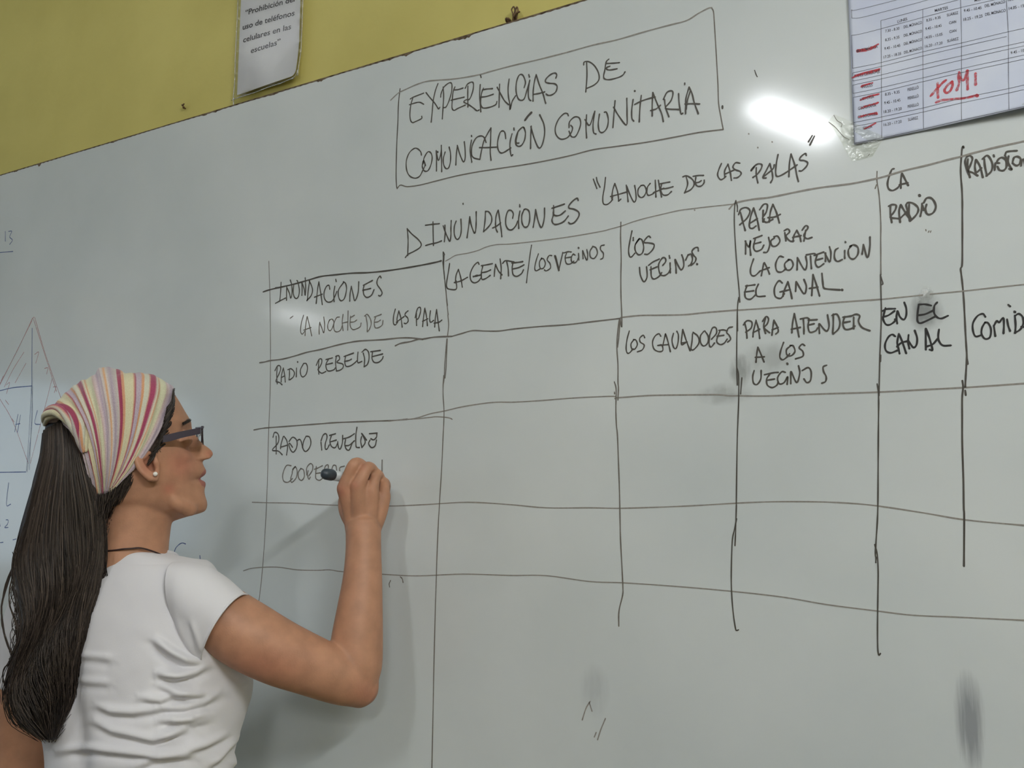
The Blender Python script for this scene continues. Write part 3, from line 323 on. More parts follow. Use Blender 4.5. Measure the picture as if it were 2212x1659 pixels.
word|ink_dark|2.25|words reading PARA ATENDER|-3273,16725 -3252,16622 -3247,16505;-3291,16693 -3239,16747 -3174,16723 -3185,16641 -3261,16589;-3117,16726 -3154,16596 -3165,16514;-3116,16743 -3087,16623 -3073,16486;-3163,16572 -3071,16613;-2985,16763 -3013,16649 -2992,16548;-3027,16717 -2976,16779 -2945,16742 -2964,16678 -3006,16624 -2936,16551;-2873,16719 -2894,16605 -2908,16515;-2873,16719 -2829,16615 -2823,16557 -2856,16527;-2902,16589 -2821,16614;-2601,16781 -2630,16645 -2642,16524;-2601,16781 -2575,16624 -2551,16458;-2648,16573 -2530,16587;-2487,16696 -2483,16582 -2487,16493;-2525,16700 -2440,16708 -2410,16680;-2409,16689 -2429,16593 -2409,16510 -2339,16520 -2307,16557;-2425,16674 -2310,16670;-2420,16609 -2351,16618;-2289,16612 -2287,16483;-2282,16611 -2202,16507 -2162,16567 -2175,16721;-2102,16722 -2109,16578 -2121,16468;-2118,16707 -2057,16717 -2024,16618 -2043,16524 -2114,16459;-1962,16675 -1988,16583 -1962,16508 -1888,16509 -1842,16537;-1984,16670 -1880,16675;-1980,16598 -1898,16605;-1851,16656 -1858,16507;-1880,16675 -1820,16693 -1777,16665 -1795,16595 -1755,16512 -1663,16460
word|ink_dark|2.26|words reading A LOS|-3104,16367 -3124,16261 -3136,16163;-3104,16367 -3067,16273 -3027,16158;-3142,16230 -3020,16228;-2757,16403 -2802,16285 -2813,16204 -2774,16168 -2709,16212 -2685,16242;-2657,16354 -2722,16302 -2717,16229 -2662,16216 -2613,16269 -2633,16344 -2672,16355;-2482,16336 -2516,16358 -2556,16313 -2512,16261 -2514,16196 -2609,16168
word|ink_dark|2.25|word reading VECINOS in the fourth column|-3164,16050 -3187,15969 -3178,15878 -3130,15858 -3079,15929 -3070,16043;-2956,15986 -2999,15923 -2994,15841 -2931,15802 -2866,15833 -2848,15881;-3029,15983 -2908,16002 -2844,16002;-2991,15906 -2895,15916;-2749,15996 -2796,16007 -2854,15930 -2834,15847 -2770,15860 -2720,15937 -2732,15833;-2721,16115;-2678,15999 -2684,15838;-2670,15998 -2606,15849 -2562,15975 -2574,16072;-2530,16004 -2451,16039 -2415,15980 -2427,15869 -2475,15840 -2511,15891;-2214,16053 -2260,16033 -2256,15969 -2228,15904 -2238,15841 -2285,15820
line|ink_dark|1.80|fifth upright line of the table|-1501,17179 -1508,16911 -1515,16677 -1538,16367 -1559,16136 -1575,15906 -1596,15615;-1502,17163 -1479,17065 -1490,17043;-1549,16135 -1556,16051;-1610,15769 -1600,15676 -1603,15523 -1621,15219 -1646,14765 -1671,14300 -1687,14077 -1714,13824 -1734,13632 -1728,13588 -1734,13528;-1736,13750 -1713,13632 -1711,13426 -1728,13133 -1740,12943 -1754,12696 -1761,12494 -1754,12408 -1733,12427
line|ink_pale|2.27|third row line over the third and fourth column|-5217,15778 -5198,15789 -5009,15792 -4804,15795 -4620,15793 -4261,15778 -3912,15761 -3656,15746 -3522,15725 -3389,15717 -2999,15692 -2527,15684 -2073,15673 -1694,15663 -1410,15660 -1091,15661 -742,15659 -480,15660 14,15668
line|ink_grey|1.56|upper run of the fifth upright line|-1476,18555 -1484,18432 -1473,18308 -1466,18195 -1463,18008 -1466,17822 -1477,17624 -1486,17410 -1497,17173;-1491,18377 -1510,18329
line|ink_pale|2.55|upper row line over the fifth and sixth column|-3436,18368 -3345,18439 -3110,18453 -2909,18441 -2729,18445 -2441,18458 -2177,18461 -1824,18446 -1564,18454 -1394,18468 -1142,18505 -896,18523 -654,18550 -488,18564 -340,18584 -109,18606 199,18623 410,18646
line|ink_dark|2.21|sixth upright line of the table|-455,18670 -461,18694 -477,18648 -490,18541 -504,18418 -508,18292 -506,18148 -510,17987 -520,17810 -538,17487 -557,17195 -577,17138 -575,17074 -569,16951 -565,16758 -567,16541 -570,16325 -571,16161 -572,16036 -585,15913 -601,15769 -611,15667;-572,16032 -568,15946;-638,15746 -635,15660 -652,15533 -665,15305 -683,14968 -695,14550 -710,14218 -712,14094 -748,13519;-614,15625 -611,15565
word|ink_dark|2.51|word reading LA in the fifth column|-1272,18551 -1298,18543 -1331,18470 -1358,18372 -1348,18296 -1303,18265 -1244,18287 -1209,18327;-1181,18470 -1198,18381 -1203,18278;-1177,18470 -1148,18390 -1115,18301;-1217,18328 -1118,18334
word|ink_dark|2.49|word reading RADIO in the fifth column|-1338,18071 -1343,17960 -1333,17843;-1359,18065 -1321,18079 -1272,18064 -1278,18015 -1310,17964 -1346,17915 -1272,17889 -1232,17878;-1218,18060 -1239,17971 -1234,17832;-1214,18059 -1170,17960 -1118,17860;-1231,17883 -1145,17956;-1153,18049 -1131,18073 -1075,18059 -1021,18000 -1016,17944 -1051,17886 -1115,17828;-1116,18048 -1125,17944 -1119,17833;-1153,18040 -1134,17945 -1105,17858;-966,18036 -974,17956 -995,17872;-964,18009 -947,17947;-991,18149;-915,18014 -930,17958 -921,17901 -890,17878 -841,17898 -810,17965 -825,18040 -863,18092 -911,18095 -946,18042
mark|ink_grey|1.33||-942,17692 -939,17673;-914,17651 -905,17668;-891,17648 -883,17665
word|ink_dark|2.40|word beginning RADIOFON cut off by the picture|-417,18518 -426,18421 -408,18278;-407,18283 -443,18406 -449,18497 -427,18547 -388,18553 -367,18509 -395,18433 -418,18365 -370,18329 -323,18285;-330,18492 -346,18406 -340,18315;-326,18492 -289,18395 -267,18252;-324,18330 -275,18374;-238,18484 -236,18385 -221,18266;-257,18487 -205,18522 -171,18471 -153,18387 -173,18311 -228,18263;-121,18408 -134,18321;-134,18512 -130,18494;-77,18399 -106,18414 -81,18453 -43,18464 -8,18421 -5,18341 -38,18299 -82,18312 -102,18360;-12,18484 6,18525 66,18526 116,18519;-12,18484 4,18428 10,18356;25,18468 16,18382 51,18295 22,18310;65,18390 82,18439 120,18445 151,18408 136,18350 98,18335 63,18372;149,18321 164,18388 186,18393 192,18313;217,18474 219,18448
line|ink_pale|1.67|second row line over the fifth and sixth column|-1640,16854 -1359,16855 -1022,16855;-933,16857 -573,16853 -300,16856 87,16858 275,16854
word|ink_black|2.45|words reading EN EL|-1463,16737 -1485,16663 -1498,16594 -1469,16525 -1423,16515 -1366,16550 -1359,16580;-1502,16701 -1450,16721 -1348,16715;-1501,16624 -1435,16638 -1359,16686;-1327,16682 -1340,16608 -1335,16522;-1322,16682 -1298,16604 -1255,16564 -1225,16616 -1220,16706 -1239,16784;-1073,16736 -1093,16623 -1098,16533 -1068,16501 -995,16523 -895,16568;-1073,16739 -1002,16735 -932,16711;-1098,16603 -1008,16609 -917,16644;-863,16743 -896,16702 -905,16623 -878,16561 -826,16536 -750,16563
word|ink_black|2.44|word reading CANAL in the fifth column|-1366,16359 -1401,16387 -1449,16356 -1491,16269 -1485,16188 -1431,16153 -1352,16177;-1323,16390 -1347,16277 -1337,16206 -1327,16135;-1319,16384 -1287,16281 -1250,16133;-1354,16227 -1297,16272 -1224,16286;-1210,16364 -1220,16275 -1210,16190;-1214,16285 -1165,16201 -1127,16228 -1114,16316 -1136,16412;-1009,16425 -1016,16297 -1022,16159;-1005,16425 -972,16293 -948,16153 -979,16156;-1017,16198 -940,16222 -884,16285;-860,16401 -873,16324 -868,16255 -827,16197 -740,16190
word|ink_black|2.23|word beginning COMID cut off by the picture|-342,16507 -369,16548 -429,16525 -481,16443 -486,16347 -461,16277 -392,16290;-350,16440 -387,16376 -396,16300 -362,16239 -310,16253 -292,16348 -317,16427 -350,16440;-260,16393 -251,16263;-261,16383 -224,16447 -200,16425 -155,16478 -152,16392 -163,16288;-115,16455 -108,16378 -92,16310;-92,16630 -73,16608;-32,16542;-31,16494 -30,16380 -40,16281;-31,16485 11,16509 49,16467 52,16391 15,16319 -44,16282;25,16351 62,16347 78,16407 115,16479 112,16310
line|ink_grey|2.45|third row line over the first column|-12497,15597 -12290,15619 -12111,15625 -11707,15631 -11194,15640 -10860,15645 -10533,15651 -10055,15646 -9590,15639 -9288,15634 -8974,15641
word|ink_dark|2.44|words reading RADIO REVELDE|-11927,15461 -11919,15299 -11912,15136;-12005,15445 -11974,15528 -11894,15512 -11858,15427 -11885,15324 -12012,15210 -11862,15187 -11763,15119;-11751,15449 -11798,15321 -11811,15231;-11734,15455 -11661,15368 -11638,15252 -11658,15110;-11812,15257 -11640,15290;-11608,15354 -11525,15428 -11438,15387 -11409,15309 -11431,15220 -11497,15158 -11559,15198 -11606,15289 -11590,15321 -11518,15248;-11420,15360 -11353,15384 -11308,15331 -11279,15228;-11203,15436 -11258,15342 -11270,15228 -11209,15163 -11127,15211 -11084,15312 -11118,15414 -11186,15436;-10849,15317 -10827,15178;-10849,15342 -10804,15441 -10739,15464 -10712,15400 -10749,15289 -10746,15201 -10705,15193 -10658,15261;-10615,15422 -10644,15323 -10601,15234 -10519,15213 -10465,15292;-10656,15430 -10519,15456;-10636,15316 -10499,15343;-10466,15317 -10447,15217 -10406,15185 -10361,15289 -10357,15419;-10291,15349 -10304,15250 -10262,15175 -10199,15167 -10139,15282;-10332,15362 -10205,15389 -10096,15441;-10296,15238 -10201,15247 -10093,15318;-10044,15550 -10064,15415 -10060,15267 -10043,15206 -9980,15198;-9938,15386 -9952,15301 -9926,15202;-9940,15441 -9875,15347 -9858,15273 -9925,15196;-9924,15435 -9828,15321;-9751,15319 -9780,15259 -9717,15190 -9641,15218 -9613,15314;-9769,15429 -9601,15433;-9736,15343 -9674,15322 -9614,15363 -9608,15411
word|ink_grey|2.16|word reading COOPERACION half hidden by the hand|-11538,14916 -11642,14924 -11707,14842 -11737,14727 -11698,14637 -11595,14623 -11495,14686;-11435,14901 -11500,14826 -11507,14775 -11537,14686 -11509,14616 -11410,14697 -11389,14811 -11435,14895 -11501,14851;-11307,14861 -11363,14785 -11342,14684 -11273,14651 -11217,14720 -11238,14834 -11307,14861;-11129,14820 -11143,14744 -11106,14669 -11074,14706;-11159,14745 -11164,14871 -11083,14945 -11024,14906 -11037,14818 -11109,14731;-10941,14892 -10952,14767 -10941,14679 -10858,14647 -10777,14690;-10988,14843 -10915,14860 -10801,14902;-10952,14767 -10846,14778;-10752,14677 -10757,14801 -10735,14888 -10679,14918 -10662,14874 -10684,14813 -10747,14764 -10631,14688;-10582,14675 -10587,14811 -10557,14897 -10509,14903 -10484,14871 -10454,14686;-10577,14761 -10473,14785;-10279,14696 -10377,14759 -10404,14857 -10301,14886;-10190,14878 -10185,14695;-10001,14850 -10094,14803 -10059,14693 -9936,14728 -9939,14825 -10001,14850;-9719,14677 -9725,14894 -9507,14650;-9484,14973 -9484,14841 -9474,14674
line|ink_pale|1.93|fourth row line of the table|-12470,14262 -12064,14254 -11391,14247 -10849,14223 -10223,14209 -9281,14204 -8577,14229 -7773,14267 -7010,14233 -6365,14186 -5652,14189 -5153,14184 -4479,14206 -4015,14227 -3459,14260 -2975,14279 -2423,14279 -2024,14262 -1678,14228 -1151,14145 -703,14066 -92,14008
line|ink_pale|1.74|fifth row line of the table|-12629,13016 -12376,13075 -11819,13112 -11311,13082 -10851,13091 -10580,13109 -10281,13089 -9497,13081 -8743,13082 -7851,13146 -7010,13159 -6371,13181 -5665,13127 -5121,13131 -4349,13117 -3578,13089 -2883,13046 -2346,12982 -1741,12937 -1335,12911 -863,12918 -161,12926
mark|ink_grey|1.81||-9265,12986 -9292,12932 -9282,12880;-9068,13054 -9029,13025 -9010,12967
mark|ink_blue|1.92||-14500,13166 -14486,13343 -14388,13442 -14287,13480 -14195,13465;-13786,13257 -13767,13146
mark|ink_pale|1.78|faint leftover pen rubbings low on the board|-5670,11442 -5737,11339 -5798,11172;-5685,11428 -5643,11311;-5435,11233 -5509,11073 -5561,10928;-5581,11026 -5611,10959
word|ink_blue|1.90|blue number reading 13 by the left edge|-20920,20680 -20890,20434;-20786,20660 -20653,20640 -20725,20517 -20601,20419 -20703,20327;-21080,20183 -20550,20136
drawing|ink_red|1.71|faint red outline of a kite shape|-19598,18441 -19953,17926 -20317,17447 -20687,16988 -20907,16669;-19551,18457 -19881,18022 -20390,17351 -20684,16963;-19517,18443 -19112,17703 -18730,17083 -18362,16527;-19552,18396 -19204,17811 -18532,16681;-20643,16629 -20070,16072 -19387,15118;-20654,17063 -20580,17160;-19421,17579 -19280,17618 -19358,17375;-19021,17226 -18903,17232 -18928,17097;-18660,16786 -18559,16789 -18608,16661;-20426,16946 -20304,16989 -20401,16742;-18719,16984 -18923,16315 -19307,15116;-20505,16900 -20213,17287 -19840,17663;-20093,16975 -19728,17403;-20426,16592 -20286,16483;-20120,16149 -20028,16071
drawing|ink_blue|2.24|blue upright and cross lines of the kite drawing|-19587,18197 -19499,17336 -19446,16859;-20667,16824 -20163,16864 -19462,16860;-19446,16859;-20435,14931 -19934,14928 -19446,14925
drawing|ink_blue_pale|1.58|paler blue strokes below the kite centre|-19460,16835 -19430,15849 -19432,14949;-19419,16833 -19365,15847 -19331,14972;-19451,16835 -19352,16091 -19406,14925
word|ink_blue|1.91|blue letters H and L inside the kite|-19899,16239 -19976,15845;-19797,16219 -19875,15827;-19962,16008 -19799,16021;-19182,16288 -19247,16013 -19044,15970
word|ink_blue|1.90|blue letter L and figure 2 at the left edge|-20071,14690 -20095,14202 -19932,14212;-20071,13862 -19987,13853 -20002,13766 -20100,13692 -19968,13694;-20345,13859 -20269,13714;-20241,13351 -20118,13363;-19757,13424 -19638,13446
mark|ink_blue|1.25||-19772,11465 -19637,11474 -19503,11494;-19740,10712 -19732,10802 -19762,10732;-19897,11195 -19907,10630;-19867,10308 -19730,10310;-19817,10056 -19775,10194;-19700,11187 -19778,10866;-19742,10242 -19792,10014"""
NM = {'word': 'handwritten_word', 'line': 'ruled_line', 'mark': 'pen_mark', 'drawing': 'pen_drawing'}
for k, (n, m, w, lab, st) in enumerate(unpack(INK)):
    if n == 'drawing' and m == 'ink_red': m = 'ink_red_pale'
    for q_ in ([st] if n not in ('mark', 'drawing') else [[s_] for s_ in st]):
        V, Fc = ribbon(q_, w, lambda x, z: 0.0, .0001 * (k % 3))
        obj(NM[n], V, Fc, INKS[m], board, smooth=False, label=lab if n not in ('mark', 'drawing') and lab else None)
def smudge(x, z, wx, wz, col, alpha, streak=1.0, seed=0, name='ink_smudge', label=None):
    m = mat('smudged_ink', col, .5, .3); tc = N(m, 'ShaderNodeTexCoord'); gr = N(m, 'ShaderNodeTexGradient', gradient_type='SPHERICAL')
    mp = N(m, 'ShaderNodeMapping'); mp.inputs['Location'].default_value = (-x / wx, 0, -z / wz); mp.inputs['Scale'].default_value = (1 / wx, 1, 1 / wz)
    L(m, tc, 'Object', mp, 'Vector'); L(m, mp, 'Vector', gr, 'Vector')
    n = N(m, 'ShaderNodeTexNoise'); n.inputs['Scale'].default_value = 5 / wx * .01 * 100 / 100 if False else 2.5; n.inputs['Detail'].default_value = 4
    mp2 = N(m, 'ShaderNodeMapping'); mp2.inputs['Scale'].default_value = (1.6 / wx * streak, 1, .5 / wz); mp2.inputs['Location'].default_value = (seed, seed, seed)
    L(m, tc, 'Object', mp2, 'Vector'); L(m, mp2, 'Vector', n, 'Vector')
    mu = N(m, 'ShaderNodeMath', operation='MULTIPLY'); L(m, gr, 'Fac', mu, 0); L(m, n, 'Fac', mu, 1)
    rr = N(m, 'ShaderNodeMapRange'); rr.inputs['From Min'].default_value = .08; rr.inputs['From Max'].default_value = .38; rr.inputs['To Max'].default_value = alpha
    L(m, mu, 0, rr, 'Value'); L(m, rr, 0, bsdf(m), 'Alpha')
    V = [(x + sx * wx, -.00015, z + sz * wz) for sx, sz in ((-1, -1), (1, -1), (1, 1), (-1, 1))]
    return obj(name, V, [(0, 1, 2, 3)], m, board, smooth=False, label=label)
smudge(-.079, 1.172, .021, .075, srgb(120, 122, 130), .40, 1.6, 3, label='grey streaky ink smudge low at the right')
smudge(-.0998, 1.664, .026, .032, srgb(128, 130, 128), .50, .5, 7, label='round grey smudge behind the word EL')
smudge(-.098, 1.687, .012, .012, srgb(235, 238, 236), .9, .5, 9, label='wiped white gap in the row line')
smudge(-.336, 1.606, .02, .03, srgb(140, 142, 140), .35, .8, 2)
smudge(-.36, 1.575, .05, .02, srgb(150, 154, 150), .25, .8, 5)
smudge(-.56, 1.16, .03, .05, srgb(160, 165, 172), .12, .8, 6)
smudge(-.30, 1.62, .05, .03, srgb(150, 154, 150), .2, .8, 12)

# ------------------------------------------------------------------ rusty hooks above the board
def hook(label, loops, nail=None, loc=(0, 0, 0)):
    t = thing('wire_hook', label, 'hook', loc)
    for k, (P, r) in enumerate(loops):
        v, f = tube(P, r, 8, 6); obj('wire', v, f, RUST, t)
    if nail:
        v, f = tube([(nail[0], .012, nail[1]), (nail[0], .004, nail[1]), (nail[0], .0005, nail[1])], [.0035, .0045, .003], 12, 3)
        obj('nail_head', v, f, RUST, t)
hook('rusty bent wire loops with a nail on the upper board edge below the wall', [
    ([(-.694, .012, 2.216), (-.695, .004, 2.222), (-.6955, .002, 2.230), (-.698, .002, 2.238), (-.6945, .003, 2.2425), (-.6925, .003, 2.236), (-.694, .004, 2.228), (-.694, .01, 2.22)], .0012),
    ([(-.692, .012, 2.217), (-.6915, .003, 2.226), (-.6905, .002, 2.234), (-.688, .002, 2.2395), (-.6865, .003, 2.234), (-.689, .004, 2.226), (-.693, .008, 2.218)], .0014),
    ([(-.6975, .006, 2.2165), (-.694, .001, 2.222), (-.6895, .0, 2.2275), (-.6835, .002, 2.230)], .0016)], (-.7065, 2.2225), (-.694, .0, 2.216))
hook('small rusty nail stub on the yellow wall above the left part of the board', [
    ([(-1.497, .012, 2.249), (-1.496, .005, 2.253), (-1.493, .003, 2.2505), (-1.490, .004, 2.2535)], .0016),
    ([(-1.494, .012, 2.2475), (-1.493, .005, 2.2465), (-1.491, .004, 2.2485)], .0014)], None, (-1.494, .01, 2.25))

# ------------------------------------------------------------------ texts
TEXT = """T|LUNES|-1127,20502|-1008,20508|4.22
T|MARTES|-679,20524|-527,20523|4.14
T|MIERCOLES|-223,20533|-9,20531|4.05
T|7.30 - 8.30|-1282,20412|-1109,20406|3.99
T|DEL MÓNACO|-1055,20407|-837,20410|3.94
T|8,35 - 9.35|-1288,20291|-1115,20287|3.98
T|DEL MÓNACO|-1060,20290|-843,20294|3.94
T|9.45 - 10.45|-1303,20174|-1111,20170|3.98
T|DEL MÓNACO|-1065,20176|-849,20181|3.94
T|17.25 - 18.25|-1317,20058|-1106,20057|3.97
T|DEL MÓNACO|-1069,20059|-855,20066|3.93
T|8.35 - 9.35|-785,20421|-618,20419|3.90
T|SUÁREZ|-544,20424|-415,20424|3.87
T|9.45 - 10.45|-802,20309|-613,20306|3.90
T|CIAN|-525,20314|-445,20313|3.86
T|14.05 - 15.05|-814,20192|-609,20188|3.90
T|CIAN|-529,20197|-449,20194|3.86
T|16.20 -17.20|-819,20076|-615,20072|3.89
T|SUÁREZ|-560,20079|-430,20080|3.86
T|9.45 - 10.45|-350,20429|-153,20418|4.07
T|DEL MÓNACO|-115,20428|109,20427|4.03
T|18.25 - 19.25|-362,20313|-147,20307|4.06
T|DEL MÓNACO|-117,20315|108,20312|4.02
T|16.20 - 17.20|141,20437|356,20437|3.98
T|14.05 - 15.05|144,20323|359,20318|3.98
T|9.45 - 10.45|129,19743|322,19742|3.95
T|MATEMÁTICA|-1646,20225|-1382,20227|4.53
T|P. DEL LENGUAJE|-1691,19882|-1370,19877|4.52
T|INGLÉS|-1604,19709|-1470,19707|4.26
T|HISTORIA|-1633,19544|-1459,19543|4.26
T|GEOGRAFÍA|-1663,19421|-1439,19423|4.50
T|CS. SOCIALES|-1674,19302|-1435,19306|4.50
T|FÍSICA|-1615,19139|-1501,19141|4.24
T|8.35 - 9.35|-1325,19541|-1150,19539|4.20
T|PERELLÓ|-1051,19543|-920,19551|4.16
T|9.45 - 10.45|-1340,19425|-1146,19426|4.20
T|PERELLÓ|-1055,19428|-926,19437|4.15
T|18.20 - 19.20|-1351,19307|-1136,19308|4.19
T|PERELLÓ|-1062,19317|-932,19322|4.15
T|16.20 - 17.20|-1360,19133|-1145,19136|4.19
T|SUÁREZ|-1068,19141|-950,19145|4.14
S|“Prohibición del|-13189,24024|-11858,23939|12.26
S|uso de teléfonos|-13249,23731|-11846,23648|12.24
S|celulares en las|-13221,23450|-11922,23387|12.22
S|escuelas”|-12987,23158|-12184,23146|12.20"""
def text_mesh(s, A, B, h, yf, bold):
    cu = bpy.data.curves.new('t', 'FONT'); cu.body = s; cu.size = 1; cu.resolution_u = 3; cu.offset = .016 if bold else .002
    o = bpy.data.objects.new('t', cu); COL.objects.link(o); dg = bpy.context.evaluated_depsgraph_get()
    me = bpy.data.meshes.new_from_object(o.evaluated_get(dg)); bpy.data.objects.remove(o)
    co = np.zeros(len(me.vertices) * 3); me.vertices.foreach_get('co', co); co = co.reshape(-1, 3)
    A = np.array(A); B = np.array(B); d = B - A; ln = np.linalg.norm(d); d /= ln; up = np.array([-d[1], d[0]])
    x0, x1 = co[:, 0].min(), co[:, 0].max(); sx = ln / (x1 - x0); sy = h / .74
    P = A[None] + (co[:, :1] - x0) * sx * d[None] + co[:, 1:2] * sy * up[None]
    out = np.array([(p[0], yf(p[0], p[1]) - .0003, p[1]) for p in P])
    me.vertices.foreach_set('co', out.ravel()); me.update(); return me

# ------------------------------------------------------------------ timetable sheet
O = np.array([-.1737, 1.8964]); U = np.array([.9998, .0199]); Vv = np.array([.0090, 1.0])
def sheet_y(x, z):
    u = (x - O[0]) / .297; v = (z - O[1]) / .21
    return -.003 - .010 * max(0, min(1, 1 - v * 2.2)) ** 2 * max(0, min(1, (u - .28) * 2.5)) - .0008 * math.sin(u * 9 + 1) * math.sin(v * 7)
tt = thing('timetable_sheet', 'white printed timetable taped to the board at the upper right with red pen over it', 'paper', (O[0] + .15, 0, O[1]))
V = []; Fc = []; nu, nv = 60, 40
for j in range(nv + 1):
    for i in range(nu + 1):
        p = O + U * .297 * i / nu + Vv * .21 * j / nv; V.append((p[0], sheet_y(*p), p[1]))
for j in range(nv):
    for i in range(nu): a = j * (nu + 1) + i; Fc.append((a, a + 1, a + nu + 2, a + nu + 1))
sh = obj('sheet', V, Fc, PAPER, tt); md = sh.modifiers.new('thickness', 'SOLIDIFY'); md.thickness = .0002; md.offset = -1
SHEET = """line|print|0.40|printed table rules|-1684,20843 -1576,20823 -741,20823;-1683,20727 -1587,20704 -1309,20703 -808,20712 -524,20720;-1700,20488 -1604,20476 -1325,20480;-1322,20593 -818,20603 -421,20612 -377,20619;-1325,20480 -822,20493 -379,20501 129,20497;-1709,20020 -1348,20012 -850,20029 -400,20031 117,20043 581,20040;-1706,19953 -1351,19958 -853,19973 -403,19981 98,19986;-1711,19840 -1357,19840 -859,19858 -410,19864 111,19867 569,19866;-1716,19782 -1359,19785 -860,19797 -413,19809 108,19816 566,19812;-1719,19665 -1365,19665 -867,19682 -419,19697 101,19697 558,19699;-1719,19610 -1368,19607 -866,19631 -422,19644 97,19643 555,19645;-1729,19262 -1382,19265 -881,19280 -442,19303 81,19299 533,19307;-1728,19205 -1384,19209 -884,19226 -445,19241 77,19239 529,19248;-1735,18978 -1393,18981 -894,18999 -456,19010 67,19013 514,19021;-1684,20843 -1683,20727;-1700,20488 -1707,20019;-1710,19953 -1711,19840;-1716,19782 -1718,19665;-1719,19610 -1729,19163 -1735,18978;-1326,20594 -1351,19958 -1373,19438 -1393,18981;-818,20603 -851,19962 -880,19327 -894,18999;-377,20619 -396,20100 -439,19352 -456,19010;124,20586 120,20043 94,19597 66,19013
pen|ink_red|2.30|red felt pen strokes crossing out the subject names|-1644,20251 -1579,20244 -1484,20246 -1413,20251;-1638,20263 -1555,20248 -1460,20250 -1376,20275;-1639,20237 -1520,20226 -1413,20238;-1691,19898 -1595,19912 -1499,19922 -1376,19927;-1715,19888 -1619,19904 -1477,19903 -1382,19913;-1678,19912 -1547,19920 -1388,19921;-1609,19736 -1543,19747 -1472,19756;-1602,19748 -1507,19752;-1629,19552 -1528,19572 -1398,19585;-1599,19569 -1492,19581 -1410,19578;-1586,19454 -1498,19460 -1416,19468;-1617,19441 -1521,19456 -1428,19461;-1657,19325 -1563,19331 -1440,19333;-1622,19324 -1527,19336 -1435,19315;-1595,19148 -1535,19168 -1458,19197
pen|ink_red|3.11|red handwritten name with four letters, underlined|-789,19418 -748,19462 -701,19508 -643,19562 -604,19587;-700,19572 -705,19478 -705,19376;-535,19551 -591,19514 -627,19459 -608,19417 -564,19432 -533,19500 -535,19551;-461,19622 -456,19520 -488,19427;-448,19657 -437,19566 -396,19543 -357,19653;-352,19652 -363,19522 -366,19404;-267,19593 -276,19445;-733,19319 -645,19331 -495,19309 -389,19297 -266,19300;-270,19301"""
for n, m, w, lab, st in unpack(SHEET):
    if 'crossing' in lab:       # one part for each crossed-out subject
        grp = [st[0:3], st[3:6], st[6:8], st[8:10], st[10:12], st[12:14], st[14:]]
    else: grp = [st]
    for g_ in grp:
        V, Fc = ribbon(g_, w, sheet_y, .00005)
        obj('table_rules' if n == 'line' else ('red_pen_writing' if 'underlined' in lab else 'red_crossing_out'), V, Fc, INKS[m], tt, smooth=False, label=lab if len(grp) == 1 else None)
sg = thing('laminated_notice', 'laminated white notice about mobile phones stuck on the yellow wall above the board', 'sign', (-1.25, .01, 2.23))
SY0 = .0035
def sign_y(x, z):
    c = max(0, 1 - (z - 2.225) / .09); r = max(0, (x + 1.30) / .15)
    return SY0 - .011 * c ** 1.6 * r - .0015 * math.sin((x + 1.34) * 18) - .004 * max(0, (x + 1.19) / .03) ** 2 * .4
for row in TEXT.strip().split('\n'):
    k, s, a, b_, h = row.split('|'); A = [int(c) / 1e4 for c in a.split(',')]; B = [int(c) / 1e4 for c in b_.split(',')]
    if k == 'T': link('printed_text', text_mesh(s, A, B, float(h) / 1000, sheet_y, False), PRINT, tt, smooth=False)
    else: link('printed_text', text_mesh(s, A, B, float(h) / 1000, sign_y, True), PRINT2, sg, smooth=False)
# tape holding the sheet
for nm, pts in (('tape', [(-.2045, 1.936), (-.1975, 1.9445), (-.168, 1.9225), (-.136, 1.899), (-.152, 1.876), (-.1777, 1.8745), (-.1905, 1.905)]),
                ('tape', [(.02, 1.905), (.05, 1.915), (.075, 1.895), (.045, 1.885)])):
    V = [(x, min(-.0016, sheet_y(x, z) - .0008) if nm and x > -.172 and z > 1.897 else -.0016, z) for x, z in pts]
    obj(nm, V, [tuple(range(len(V)))], TAPE, tt, smooth=False, label='clear sticky tape over the sheet corner')
    if pts[0][0] < -.1:
        cr = [[(-.2045, 1.9345), (-.196, 1.925), (-.187, 1.911), (-.180, 1.905)], [(-.1975, 1.9425), (-.1935, 1.934), (-.188, 1.929), (-.189, 1.924)], [(-.1575, 1.8775), (-.1555, 1.880)]]
        v, f = ribbon(cr, .0008, lambda x, z: -.0019); obj('tape_dirt', v, f, INKS['ink_grey'], tt, smooth=False)
